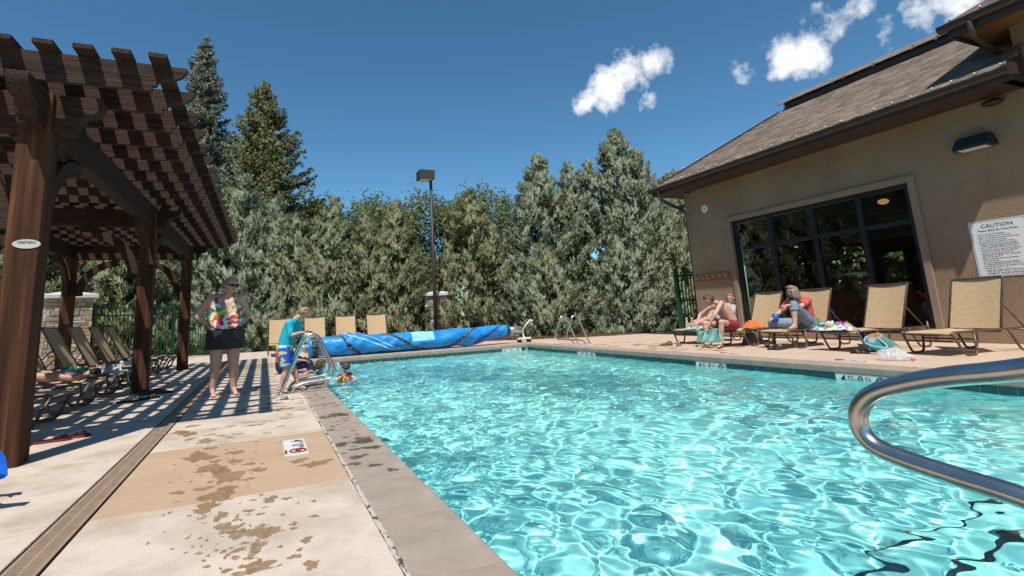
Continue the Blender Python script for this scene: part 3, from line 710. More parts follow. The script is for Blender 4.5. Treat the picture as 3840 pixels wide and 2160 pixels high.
# upper tier with its own eave board
b = MB(); zt = zr(XT)-.10; YT = YE-(XT-XE)-.05
b.box(XT-.28, XT-.22, -6, YT, zt-.03, zt+.12); b.box(XT-.28, XT+.9, YT-.003, YT+.057, zt-.03, zt+.12)
bpart(b, 'upper_fascia', 'trim_brown')
b = MB(); zz = zt+.132; RW = .36
b.add([(XT-.33, YT+.08, zz-.02), (XT-.33, -6, zz-.02), (XT-.33+RW, -6, zz+RW*PITCH), (XT-.33+RW, YT-RW+.05, zz+RW*PITCH)], [(0, 1, 2, 3)])
b.add([(XT-.33, YT+.08, zz-.02), (XT-.33+RW, YT-RW+.05, zz+RW*PITCH), (XT-.33+2*RW, YT+.08, zz-.02)], [(0, 1, 2)])
b.add([(XT-.33+2*RW, YT+.08, zz-.02), (XT-.33+RW, YT-RW+.05, zz+RW*PITCH), (XT-.33+RW, -6, zz+RW*PITCH), (XT-.33+2*RW, -6, zz-.02)], [(0, 1, 2, 3)])
up = bpart(b, 'upper_roof', 'shingle1')
r2 = random.Random(8); bb = MB()
for i in range(3):
    x = XT-.33+i*.125/SL; y = 2.0
    while y < YT-(x-XT):
        w = r2.choice((.19, .24, .3)); z = zz+PITCH*(x-XT+.33)+.0+r2.random()*.006
        bb.box(-w/2, w/2, -.01, .175, 0, .016, Matrix.Translation((x-XW, y-5, z)) @ Matrix.Rotation(-ang, 4, 'Y') @ Matrix.Rotation(R_(-90), 4, 'Z')); y += w+.004
o = bb.build('shingle_field', M['shingle2'], up); o['kind'] = 'stuff'
# hip ridge caps
bb = MB()
for i in range(17):
    d = i*.15; x = XE+d; y = YE-d; z = zr(x)+.035
    Mx = Matrix.Translation((x, y, z)) @ Matrix.Rotation(R_(-45), 4, 'Z') @ Matrix.Rotation(-math.atan(PITCH/1.414), 4, 'Y')
    bb.box(-.01, .22, -.09, .09, -.012, .006, Mx)
bpart(bb, 'hip_caps', 'shingle0')
# fascia, gutter, soffit
b = MB(); b.box(XE, XE+.04, 3.65, YE, ZE-.21, ZE-.02); b.box(XE+.04, 16.2, YE-.04, YE, ZE-.21, ZE-.02); bpart(b, 'fascia', 'trim_brown')
b = MB(); b.box(XE+.04, XW, 3.70, YE-.041, ZE-.20, ZE-.17); b.box(XW, 16.2, YC+.001, YE-.041, ZE-.20, ZE-.17); bpart(b, 'soffit', 'trim_brown')
def gutter(y0, y1, xe, ze, name='gutter'):
    prof = [(-.002, -.005), (-.006, -.11), (-.075, -.11), (-.105, -.075), (-.12, -.012), (-.128, -.012), (-.128, 0), (-.112, 0), (-.098, -.07), (-.072, -.098), (-.02, -.098), (-.014, -.005)]
    bb = MB(); bb.prism(prof, lambda a, z, w: (xe+a, w, ze+z), y0, y1); bpart(bb, name, 'trim_brown')
gutter(3.62, YE+.06, XE, ZE-.01)
b = MB(); b.box(XE-.13, XE+.02, 3.56, 3.62, ZE-.16, ZE+.03); bpart(b, 'gutter_end', 'trim_brown')
dsp = spline([(XE-.06, YE-.35, ZE-.11), (XE-.05, YE-.35, ZE-.28), (XE+.12, YC+.08, ZE-.48), (XW-.05, YC+.10, ZE-.66), (XW+.10, YC+.10, ZE-.80), (XW+.12, YC+.10, ZE-1.2), (XW+.12, YC+.10, .1)], 5)
bpart(MB().tube(dsp, .045, 8), 'downspout', 'trim_brown', smooth=True)
bpart(MB().prism([(XE+.045, ZE-.20), (XW-.002, ZE-.20), (XW-.002, zr(XW)+.03), (XE+.045, ZE+.03)], lambda a, z, w: (a, w, z), 3.700, 3.776), 'eave_return', 'trim_brown')
bpart(MB().prism([(XW+T+.01, ZE-.3), (XT+.5, ZE-.3), (XT+.5, zr(XT+.5)-.05), (XW+T+.01, zr(XW+T)-.05)], lambda a, z, w: (a, w, z), 3.80, 3.86), 'attic_wall', 'stucco')
# high wing at the near end
Z2 = 5.39; X2 = 10.74; Y2 = 4.27
b = MB(); b.box(X2, X2+.05, -6, Y2, Z2-.24, Z2-.02); b.box(X2+.05, 20, Y2-.05, Y2, Z2-.24, Z2-.02); bpart(b, 'wing_fascia', 'trim_brown')
b = MB(); b.box(X2+.05, XW, -6, Y2-.051, Z2-.19, Z2-.16); b.box(XW, 20, 3.78, Y2-.051, Z2-.19, Z2-.16); bpart(b, 'wing_soffit', 'soffit')
b = MB(); b.add([(X2-.08, Y2+.08, Z2), (X2-.08, -6, Z2), (16, -6, Z2+5.3*PITCH), (16, Y2-5.2, Z2+5.3*PITCH)], [(0, 1, 2, 3)])
b.add([(X2-.08, Y2+.08, Z2), (16, Y2-5.2, Z2+5.3*PITCH), (22, Y2-5.2, Z2+5.3*PITCH), (22, Y2+.08, Z2)], [(0, 1, 2, 3)]); bpart(b, 'wing_roof', 'shingle1')
gutter(-6, Y2+.10, X2, Z2-.01, 'wing_gutter')
bpart(MB().tube(spline([(X2-.06, 3.95, Z2-.10), (X2-.04, 3.95, Z2-.32), (X2+.2, 3.93, Z2-.48), (XW-.12, 3.90, Z2-.62), (XW-.06, 3.9, Z2-.75), (XW-.06, 3.9, ZE+.40)], 5), .048, 8), 'downspout', 'trim_brown', smooth=True)

# ---- things on the building
def wall_lamp(y, z, w, label):
    t = empty('wall_light', (XW, y, z), label=label, cat='wall light')
    M['lamp_dark'] = M.get('lamp_dark') or mat('lamp_dark', (.014, .018, .022), .45)
    def R(w2, d0, d1, zz): return [(-d1, -w2, zz), (-d1, w2, zz), (-.0, w2+.03, zz), (-.0, -w2-.03, zz)]
    MB().loft([R(w/2, 0, .26, -.10), R(w/2, 0, .26, -.06), R(w/2*.82, 0, .17, .12)]).build('housing', M['lamp_dark'], t, bev=.006)
    MB().box(-.22, -.04, -w/2+.06, w/2-.06, -.112, -.101).build('lens', M['white_plastic'], t)
wall_lamp(4.50, 3.42, .50, 'dark wedge shaped wall light high on the stucco wall')
o = MB().ellipsoid((0, 0, 0), (.09, .15, .06), 14, 8).build('eave_floodlight', M['lamp_dark'], None, True); o.location = (XW-.10, 4.15, 4.02)
tag(o, 'black rounded floodlight tucked under the eave', 'floodlight')
MB().tube([(.10, 0, .02), (.02, 0, .02)], .035, 8).build('mount', M['lamp_dark'], o)
t = empty('wall_speaker', (XW, 10.5, 3.53), label='round white disc speaker high on the stucco wall', cat='speaker')
MB().tube([(-.012, 0, 0), (.01, 0, 0)], .11, 24).build('grille', M['white_plastic'], t); MB().tube([(-.016, 0, 0), (-.004, 0, 0)], .045, 16).build('cone', M['cap_stone'], t)
t = empty('security_camera', (XW-.05, 10.98, 4.12), label='tiny brown dome camera under the eave corner', cat='camera')
MB().ellipsoid((0, 0, 0), (.05, .05, .05), 10, 6).build('dome', M['trim_brown'], t, True); MB().box(.0, .06, -.05, .05, -.02, .05).build('bracket', M['trim_brown'], t)
# coat hooks
t = empty('hook_rack', (XW, 10.55, 1.62), label='reddish wooden coat rack with six metal hooks on the wall', cat='coat rack')
M['rack_wood'] = mat('rack_wood', (.22, .085, .032), .5, col2=(.30, .125, .05), nscale=3, stretch=(10, 1, 10))
MB().box(-.03, 0, -.60, .60, -.10, .10).build('board', M['rack_wood'], t, bev=.005)
for i in range(6):
    y = -.5+.2*i; bb = MB(); bb.tube(spline([(-.03, y, .03), (-.075, y, .02), (-.10, y, .055), (-.115, y, .075)], 4), .008, 6); bb.tube(spline([(-.03, y, -.005), (-.06, y, -.035), (-.085, y, -.03), (-.095, y, .0)], 4), .008, 6); bb.box(-.036, -.03, y-.015, y+.015, -.03, .05)
    bb.build('hook', M['steel'], t, True)
# the rules sign
sy0, sy1, sz0, sz1 = 4.86, 4.12, 1.115, 2.07
sign = empty('caution_sign', (XW-.004, (sy0+sy1)/2, (sz0+sz1)/2), label='white rules sign headed CAUTION beside the window', cat='sign')
sw, sh = sy0-sy1, sz1-sz0
MB().box(-.006, 0, -sw/2, sw/2, -sh/2, sh/2).build('panel', M['white_plastic'], sign)
bb = MB()
for (a, c, d, e2) in ((-sw/2+.014, sw/2-.014, sh/2-.020, sh/2-.014), (-sw/2+.014, sw/2-.014, -sh/2+.014, -sh/2+.020), (-sw/2+.014, -sw/2+.020, -sh/2+.02, sh/2-.02), (sw/2-.020, sw/2-.014, -sh/2+.02, sh/2-.02)): bb.box(-.0072, -.006, a, c, d, e2)
M['sign_ink'] = mat('sign_ink', (.045, .04, .045), .6); bb.build('border', M['sign_ink'], sign)
def sign_text(body, size, u, v, bold=False, align='LEFT'):
    o = link('lettering', text_mesh(body, size, align, .0004, bold), M['sign_ink'], sign)
    o.matrix_local = Matrix(((0, 0, -1, -.0075), (-1, 0, 0, sw/2-u), (0, 1, 0, sh/2-v), (0, 0, 0, 1)))
sign_text('CAUTION', .092, sw/2, .125, True, 'CENTER'); sign_text('Please Abide By These Rules', .044, sw/2, .185, True, 'CENTER')
rules = ['This is a smoke free pool facility.', 'Pets are not allowed in any of the areas.', 'Glass is not permitted in the pool and spa areas.', 'Do not use the pool or spa alone.', 'Spa session should not exceed 15 minutes.',
         'Pregnant women and anyone with a medical|condition or taking medication should consult|their physician before using the pool or spa.', 'Do not use the pool or spa under the influence|of alcohol or any other chemical substance.',
         'Children under the age of 14 must be|accompanied and supervised by a responsible|adult over the age of 18.', 'Children under the age of 8 are prohibited|from using the spa.', 'Running or participating in unsafe activities|is strictly prohibited in the pool and spa area.', 'Pool capacity: 15 people.  Spa capacity: 10 people.', 'Pool and spa hours: ____ to ____']
v = .243
for r_ in rules:
    for k, ln_ in enumerate(r_.split('|')):
        sign_text(('\u2022  ' if k == 0 else '    ')+ln_, .0265, .075, v, True); v += .0300
    v += .0035
sign_text('LIFE GUARD NOT ON DUTY', .040, sw/2, sh-.085, True, 'CENTER'); sign_text('SWIM AT YOUR OWN RISK', .040, sw/2, sh-.040, True, 'CENTER')
# string of bulbs on the eave and the hip
M['bulb'] = mat('bulb', (.72, .60, .36), .3); M['wire'] = mat('wire', (.30, .29, .26), .6)
sl = empty('string_lights', (XE, 8, ZE), label='string of small clear bulbs clipped along the roof edge', cat='string lights')
bm_ = MB().ellipsoid((0, 0, .035), (.016, .016, .024), 8, 6).mesh('bulb', True); bm_.materials.append(M['bulb'])
sm_ = MB().tube([(0, 0, -.005), (0, 0, .016)], .010, 6).mesh('socket'); sm_.materials.append(M['green_metal'])
pts = []; r2 = random.Random(2)
y = 3.7
while y < YE: pts.append((XE-.10+r2.uniform(-.01, .01), y, ZE+.015)); y += .305
for i in range(13): d = .12+i*.28; pts.append((XE+d, YE-d, zr(XE+d)+.05))
for i in range(8): pts.append((XT-.3, YT-.5-i*.62, zz+.0))
for i in range(4): pts.append((X2-.1, Y2-.1-i*.4, Z2+.01))
for p in pts:
    q = link('bulb', bm_, None, sl); q.location = (p[0]-XE, p[1]-8, p[2]-ZE); q.rotation_euler = (r2.uniform(-.4, .4), r2.uniform(-.4, .4), 0); link('socket', sm_, None, q)
wp = [(-.10+.015*math.sin(i*1.7), 3.62-8+i*.1, .012+.012*math.sin(i*2.3)) for i in range(81)]
MB().tube(wp, .006, 5).build('wire', M['wire'], sl)
# skimmer pole leaning on the window frame
o = MB().tube([(11.15, 9.25, .02), (11.38, 9.42, 2.5)], .016, 8).build('pool_pole', mat('pole_green', (.16, .30, .20), .4), None, True); tag(o, 'thin pale green pool pole leaning on the window', 'pole')
MB().tube([(11.378, 9.417, 2.49), (11.392, 9.43, 2.62)], .019, 8).build('grip', M['black_metal'], o)
# green gate post beside the house
t = empty('green_gate', (11.9, 12.0, 0), label='dark green metal gate beside the pool house corner', cat='gate')
MB().box(-.40, -.30, -.05, .05, 0, 2.0).build('post', M['green_metal'], t)
for i in range(9): MB().box(-.28+i*.12, -.255+i*.12, -.012, .012, .1, 1.9).build('picket', M['green_metal'], t)
for z in (.15, 1.0, 1.75): MB().box(-.30, .9, -.03, -.013, z, z+.05).build('rail', M['green_metal'], t)

# ================================================================== PERGOLA
perg = empty('pergola', (-2.87, 9.4, 0), label='dark brown timber pergola shading the row of loungers', cat='pergola')
PO = Vector((-2.87, 9.4, 0))
ROWX = (-1.735, -4.005); PYS = (4.98, 9.40, 13.80)
def ogee(xn, h, L=.25, flip=1):
    """tail profile from the notch outwards: (along, height)"""
    pts = [(xn, 0), (xn, h*.19), (xn+L*.12, h*.19)]
    for i in range(1, 9): th = math.pi/2*i/8; pts.append((xn+L*(.12+.40*(1-math.cos(th))), h*(.19+.32*math.sin(th))))
    for i in range(1, 9): ph = math.pi/2*i/8; pts.append((xn+L*(.52+.48*math.sin(ph)), h*(.51+.46*(1-math.cos(ph)))))
    pts.append((xn+L*.995, h)); return pts
def timber(length_half, xn, h, th, L=.25):
    """beam with an ogee tail at both ends, along local x, bottom at z 0"""
    right = ogee(xn, h, L); left = [(-a, z) for a, z in right[::-1]]
    prof = right + left
    bb = MB(); bb.prism(prof, lambda a, z, w: (a, w, z), th/2, -th/2); return bb
post_me = MB().box(-.105, .105, -.105, .105, -.02, 2.876).mesh('post'); post_me.materials.append(M['post_wood'])
for x in ROWX:
    for y in PYS:
        o = link('post', post_me, None, perg); o.location = (x-PO.x, y-PO.y, 0); bevel(o, .006)
# main beams over the posts, along the deck
for x in ROWX:
    bb = timber(5, 4.66, .32, .14, .24); o = bb.build('beam', M['wood'], perg, bev=.004); o.location = (x-PO.x, 0, 2.56); o.rotation_euler = (0, 0, R_(90))
for y in PYS:
    bb = timber(2, 1.38, .316, .142, .19); o = bb.build('cross_beam', M['wood'], perg, bev=.004); o.location = (0, y-PO.y, 2.5585)
rt = timber(2, 1.97, .235, .045, .25); rme = rt.mesh('rafter'); rme.materials.append(M['wood'])
for k in range(20):
    o = link('rafter', rme, None, perg); o.location = (0, 4.66+.5*k-PO.y, 2.881); bevel(o, .003); o.rotation_euler = (0, 0, 0 if k % 2 else math.pi)
pme = MB().box(-4.92, 4.92, -.066, .066, 0, .04).mesh('purlin'); pme.materials.append(M['wood'])
for k in range(17):
    x = -.85-.2525*k
    o = link('purlin', pme, None, perg); o.location = (x-PO.x, 9.42-PO.y, 3.1165); o.rotation_euler = (0, 0, R_(90) if k % 2 else R_(-90)); bevel(o, .003)
def brace_mesh():
    bb = MB(); R1, R2 = .80, .655; pts = []
    for i in range(13): t = math.pi-(math.pi/2)*i/12; pts.append((.80+R1*math.cos(t), -.80+R1*math.sin(t)))
    for i in range(13): t = math.pi/2+(math.pi/2)*i/12; pts.append((.80+R2*math.cos(t), -.80+R2*math.sin(t)))
    # straighten the outer side a little so that it reads as a sawn plank
    bb.prism(pts, lambda a, z, w: (a, w, z), .045, -.045); me = bb.mesh('knee_brace'); me.materials.append(M['wood']); return me
bme = brace_mesh()
for x in ROWX:
    for i, y in enumerate(PYS):
        for d in ((0, 1), (0, -1), (1, 0) if x < -3 else (-1, 0)):
            if d == (0, -1) and i == 0 or d == (0, 1) and i == 2: continue
            o = link('knee_brace', bme, None, perg); o.location = (x-PO.x+d[0]*.103, y-PO.y+d[1]*.103, 2.557); o.rotation_euler = (0, 0, math.atan2(d[1], d[0])); bevel(o, .004)
pq = onY(100, 915, 4.874)
t = MB().prism([(.088*math.cos(2*math.pi*i/28), .036*math.sin(2*math.pi*i/28)) for i in range(28)], lambda a, z, w: (a, w, z), -.006, 0).build('name_plate', M['cap_stone'], perg); t.location = (pq.x-PO.x, 4.8745-PO.y, pq.z); t['label'] = 'small oval metal name plate on the near post'
q = link('lettering', text_mesh('WESTERN', .026, 'CENTER', .001, True), M['black_metal'], t); q.rotation_euler = (R_(90), 0, 0); q.location = (0, -.0065, .002)

# ================================================================== RAILS
def ladder_rail(name, parent, pts, m, r=.0215):
    return MB().tube(spline(pts, 6), r, 12).build(name, m, parent, True)
def grab_pair(ysoff, mirror, loc, label):
    t = empty('grab_rail', loc, label=label, cat='pool rail', group='polished steel figure four pool rails')
    # outline in the plane across the pool edge, from the photograph
    prof = [(.00, .0), (.12, .28), (.255, .60), (.32, .715), (.405, .76), (.49, .715), (.56, .58), (.665, .36), (.70, .24), (.645, .155), (.52, .135), (.30, .115), (.185, .075), (.13, .0)]
    for i, dy in enumerate(ysoff):
        ladder_rail('rail', t, [(a*mirror, dy, z) for a, z in prof], M['steel'])
    for dy in ysoff:
        for a in (0, .13): MB().tube([(a*mirror, dy, 0), (a*mirror, dy, .012)], .042, 14).build('escutcheon', M['steel'], t)
    return t
grab_pair((0, .53), 1, (.215, 7.50, .001), 'polished steel figure four pool rails the boy holds')
grab_pair((-.28, .28), -1, (8.02, 11.95, .001), 'polished steel figure four pool rails at the far pool corner')
# stair handrail in the foreground
rt_ = empty('stair_handrail', (1.55, 0, 0), label='thick polished steel stair handrail looping over the near water', cat='handrail')
def hp(x, y): p = onX(x, y, 1.55); return (0, p.y, p.z)
hr = [(0, -.42, .0), (0, -.40, .35), (0, -.28, .72), (0, -.02, .845), (0, .28, .825), hp(3840, 1384), hp(3560, 1412), hp(3390, 1441), hp(3275, 1478), hp(3222, 1540), hp(3228, 1610), hp(3280, 1672), hp(3390, 1722), hp(3600, 1792), hp(3840, 1868), (0, .40, .415), (0, .10, .36), (0, -.04, .20), (0, -.06, .0)]
MB().tube(spline(hr, 7), .0242, 18).build('rail', M['steel'], rt_, True)
for y_ in (-.42, -.06): MB().tube([(0, y_, 0), (0, y_, .012)], .05, 16).build('escutcheon', M['steel'], rt_)

# ================================================================== POOL COVER ON ITS REEL
YR = 14.28
cov = empty('pool_cover_reel', (4.2, YR, 0), label='rolled blue pool cover on a wheeled steel reel', cat='pool cover')
top = [(1150, 1268), (1240, 1262), (1289, 1249), (1385, 1254), (1450, 1250), (1530, 1245), (1650, 1238), (1770, 1228), (1850, 1220), (1905, 1219)]
bot = [(1165, 1338), (1250, 1337), (1300, 1334), (1400, 1329), (1481, 1322), (1560, 1316), (1660, 1309), (1770, 1292), (1850, 1270), (1912, 1257)]
secs = []
for (tx, ty), (bx, by) in zip(top, bot):
    a = onY(tx, ty, YR); c = onY(bx, by, YR); z0 = max(.012, c.z); secs.append(((a.x+c.x)/2, (a.z+z0)/2, (a.z-z0)/2))
def sec_at(u):
    u = max(0, min(.9999, u))*(len(secs)-1); i = int(u); t = u-i; return [secs[i][k]*(1-t)+secs[i+1][k]*t for k in range(3)]
def cov_pt(u, th, off=0.0):
    x, z, r = sec_at(u)
    p = Vector((x*1.7, math.cos(th)*r*5, math.sin(th)*r*5))
    w = .020*math.sin(5*th+9*u*6.28+3*math.sin(4*u*6.28)) + .05*(mnoise.noise(p*1.1+Vector((3, 1, 7)))) + .034*mnoise.noise(p*3.1)+.018*mnoise.noise(p*7) + .012*math.sin(th*3-u*40)
    rr_ = r*(1+w*2.1)+off
    return Vector((x-4.2, math.cos(th)*rr_, max(.010, z+math.sin(th)*rr_)))
M['tarp'] = mat('tarp', (.006, .17, .56), .40, col2=(.02, .33, .78), nscale=3.2, ndetail=8, lo=.35, hi=.66, bump=.5, bscale=22, bdist=.02, col3=(.22, .50, .80), n3=.84)
M['tarp_light'] = mat('tarp_light', (.20, .56, .80), .5, col2=(.36, .68, .86), nscale=6, bump=.4, bscale=25)
M['strap'] = mat('strap', (.035, .033, .035), .7, col2=(.30, .29, .28), nscale=16, ndetail=6, lo=.5, hi=.68)
bb = MB(); NU, NT = 110, 36
bb.loft([[cov_pt(i/NU, 2*math.pi*k/NT) for k in range(NT)] for i in range(NU+1)]); bb.build('cover_roll', M['tarp'], cov, True)
def strip(u0, u1, t0, t1, w, name, m, off=.008, n=40, uw=0.0):
    b1 = MB(); A, B = [], []
    for i in range(n+1):
        q = i/n; u = u0+(u1-u0)*q; th = t0+(t1-t0)*q
        A.append(cov_pt(u-w/2, th-uw, off)); B.append(cov_pt(u+w/2, th+uw, off))
    b1.add(A+B, [(i, n+1+i, n+2+i, i+1) for i in range(n)]); return b1.build(name, m, cov, True)
strip(.02, .035, math.pi*.5, math.pi*1.6, .026, 'edge_strap', M['strap']); strip(.16, .30, math.pi*.55, math.pi*1.45, .020, 'edge_strap', M['strap'])
strip(.40, .64, math.pi*.55, math.pi*1.5, .022, 'edge_strap', M['strap']); strip(.96, .76, math.pi*.5, math.pi*1.45, .018, 'edge_strap', M['strap'])
strip(.80, .68, math.pi*.52, math.pi*1.40, .018, 'edge_strap', M['strap']); strip(.982, .985, 0, math.pi*2, .018, 'edge_strap', M['strap'])
strip(.20, .46, math.pi*.62, math.pi*1.25, .018, 'pale_fold', M['tarp_light'], .012); strip(.27, .50, math.pi*.60, math.pi*1.28, .012, 'pale_fold', M['tarp_light'], .018)
# light patch
b1 = MB(); b1.grid(8, 8, lambda u, v: cov_pt(.545+.085*u, math.pi*(.62+.38*v), .010)); b1.build('repair_patch', M['tarp_light'], cov, True)
xr = secs[-1][0]-4.2; zr_ = secs[-1][1]
M['alu'] = mat('alu', (.55, .55, .55), .35, .8)
MB().tube([(xr-.1, 0, zr_), (xr+.42, 0, zr_)], .10, 18).build('tube', M['alu'], cov, True)
bb = MB(); bb.tube([(xr+.42, 0, zr_), (xr+.47, 0, zr_)], .03, 10); bb.tube([(xr+.50, -.02, .12), (xr+.46, 0, .30), (xr+.46, 0, zr_+.02)], .026, 10); bb.tube([(xr+.27, -.05, .12), (xr+.74, .05, .12)], .03, 10); bb.box(xr+.30, xr+.70, -.09, .09, .10, .145); bb.build('end_stand', M['white_plastic'], cov)
bb = MB(); bb.tube([(xr+.48, 0, zr_), (xr+.62, -.02, zr_+.16), (xr+.72, -.03, zr_+.26)], .018, 8); bb.tube([(xr+.72, -.03, zr_+.26), (xr+.84, -.03, zr_+.25)], .022, 8); bb.build('crank', M['white_plastic'], cov, True)
for (x, y) in ((xr+.34, -.08), (xr+.66, -.08), (xr+.34, .08), (xr+.66, .08)):
    MB().tube([(x-.02, y, .052), (x+.02, y, .052)], .050, 14).build('caster', M['black_metal'], cov)
xl = secs[0][0]-4.2; zl = secs[0][1]
MB().tube([(xl-.32, 0, zl), (xl+.06, 0, zl)], .09, 16).build('tube', M['alu'], cov, True)
bb = MB(); bb.tube([(xl-.34, 0, .12), (xl-.34, 0, zl)], .026, 8); bb.box(xl-.55, xl-.15, -.09, .09, .10, .145); bb.build('end_stand', M['white_plastic'], cov)
for (x, y) in ((xl-.5, -.08), (xl-.2, -.08), (xl-.5, .08), (xl-.2, .08)): MB().tube([(x-.02, y, .052), (x+.02, y, .052)], .050, 14).build('caster', M['black_metal'], cov)

# ================================================================== FENCES, PILLARS, LAMP
def pillar(c, rz, w, h, label, seed):
    t = empty('stone_pillar', (*c, 0), rz, label, 'pillar', 'dry laid stone fence pillars')
    r2 = random.Random(seed); hw = w/2-.05
    MB().box(-hw, hw, -hw, hw, -.1, h).build('core', M['grout'], t)
    for (ax, ay, nx, ny) in ((1, 0, 0, -1), (0, 1, 1, 0), (-1, 0, 0, 1), (0, -1, -1, 0)):
        if ny == 1: continue
        z = 0.0
        while z < h-.03:
            hh = min(r2.choice((.06, .08, .10, .13)), h-z); u = -w/2+.004
            while u < w/2-.02:
                ww = min(r2.uniform(.12, .32), w/2-u)
                if w/2-u-ww < .06: ww = w/2-u
                d = r2.uniform(.0, .028); g = .006
                bb = MB(); x0, x1 = u+g, u+ww-g
                j = lambda: r2.uniform(-.006, .006)
                P = []
                for zz_ in (z+g, z+hh-g):
                    for uu, dd in ((x0, hw), (x1, hw), (x1-.004, hw+.025+d), (x0+.004, hw+.025+d)):
                        P.append((ax*uu+nx*dd, ay*uu+ny*dd, zz_+j()))
                bb.add(P, [(3, 2, 1, 0), (4, 5, 6, 7), (0, 1, 5, 4), (1, 2, 6, 5), (2, 3, 7, 6), (3, 0, 4, 7)])
                bb.build('stone', M['stone%d' % r2.randrange(4)], t, bev=.008); u += ww
            z += hh
    c_ = w/2+.10
    bb = MB(); sq = lambda k, z: [(-k, -k, z), (k, -k, z), (k, k, z), (-k, k, z)]
    bb.loft([sq(c_, h), sq(c_, h+.10), sq(c_*.16, h+.21)]); bb.build('cap', M['cap_stone'], t, bev=.01)
for k, (c, c2) in enumerate((((.36, .30, .22), (.45, .38, .30)), ((.30, .20, .12), (.38, .27, .17)), ((.42, .40, .36), (.52, .49, .45)), ((.24, .19, .15), (.34, .28, .22)))):
    M['stone%d' % k] = mat('stone%d' % k, c, .9, col2=c2, nscale=7, bump=.6, bscale=30)
pillar((-4.85, 16.75), R_(20), 1.0, 1.86, 'pale stone pillar with white cap behind the loungers', 1)
pillar((6.25, 19.25), R_(-12), 1.0, 1.70, 'brown stone pillar with pale cap behind the lamp post', 2)
def fence(a, b_, m, h, label, gap=.112, rails=(.12, -.32)):
    a = Vector((*a, 0)); b_ = Vector((*b_, 0)); d = b_-a; L = d.length; t = empty('metal_fence', a, math.atan2(d.y, d.x), label, 'fence')
    pk = MB().box(-.009, .009, -.009, .009, .06, h).mesh('picket'); pk.materials.append(m)
    n_ = int(L/gap)
    for i in range(n_): o = link('picket', pk, None, t); o.location = (gap*(i+.5), 0, 0)
    for z in rails: zz_ = z if z > 0 else h+z; MB().box(0, L, -.018, .018, zz_-.02, zz_+.02).build('rail', m, t)
    for x in [L*i/max(1, round(L/2.2)) for i in range(max(1, round(L/2.2))+1)]: MB().box(x-.03, x+.03, -.03, .03, -.1, h+.02).build('post', m, t)
fence((-4.25, 16.75), (-1.0, 20.5), M['green_metal'], 1.72, 'dark green picket fence behind the pergola')
fence((-12, 17.6), (-5.5, 16.9), M['green_metal'], 1.72, 'green picket fence left of the stone pillar')
fence((-.8, 21.6), (5.6, 19.6), M['black_metal'], 1.6, 'black picket fence behind the tan loungers and junipers')
fence((6.9, 19.05), (15, 16.9), M['black_metal'], 1.6, 'black picket fence under the tall right junipers')
lamp = empty('lamp_post', (5.86, 18.2, 0), label='tall brown lamp post with square shoebox head', cat='street lamp')
MB().tube([(0, 0, -.1), (0, 0, 6.15)], [.075, .055], 14).build('pole', M['lamp_brown'], lamp, True)
hb = MB().box(-.50, .10, -.26, .26, 6.12, 6.47).build('head', M['lamp_brown'], lamp, bev=.012); MB().box(-.44, .02, -.2, .2, 6.108, 6.119).build('lens', M['white_plastic'], hb)
MB().tube([(0, 0, 0), (0, 0, .12)], .14, 14).build('base', M['lamp_brown'], lamp)
# parked cars glimpsed behind the fence
def car(loc, rz, col, label):
    t = empty('parked_car', loc, rz, label, 'car', 'cars parked behind the fence'); m = mat('car_paint', col, .25, .1); gl = mat('car_glass', (.02, .025, .03), .08)
    prof = [(-2.2, .35), (-2.25, .75), (-2.1, .92), (-1.35, .98), (-.75, 1.42), (.75, 1.46), (1.55, 1.02), (2.15, .90), (2.25, .6), (2.2, .32)]
    MB().prism(prof, lambda a, z, w: (a, w, z), -.85, .85).build('body', m, t, bev=.06)
    for s in (-1, 1): MB().prism([(-1.15, 1.0), (-.7, 1.36), (.7, 1.39), (1.35, 1.02)], lambda a, z, w: (a, w, z), s*.852, s*.858).build('side_window', gl, t)
    for x in (-1.4, 1.4):
        for s in (-1, 1):
            w = MB().tube([(x, s*.70, .32), (x, s*.88, .32)], .32, 18).build('wheel', M['black_metal'], t); MB().tube([(x, s*.875, .32), (x, s*.89, .32)], .19, 14).build('rim', M['alu'], w)
    for s in (-1, 1): MB().box(2.2, 2.262, s*.7-.12, s*.7+.12, .62, .76).build('headlight', M['white_plastic'], t)
car((7.7, 27.0, -.1), R_(3), (.75, .75, .75), 'white car glimpsed through the black fence')
car((4.4, 27.4, -.1), R_(182), (.10, .19, .32), 'blue car glimpsed between the junipers')

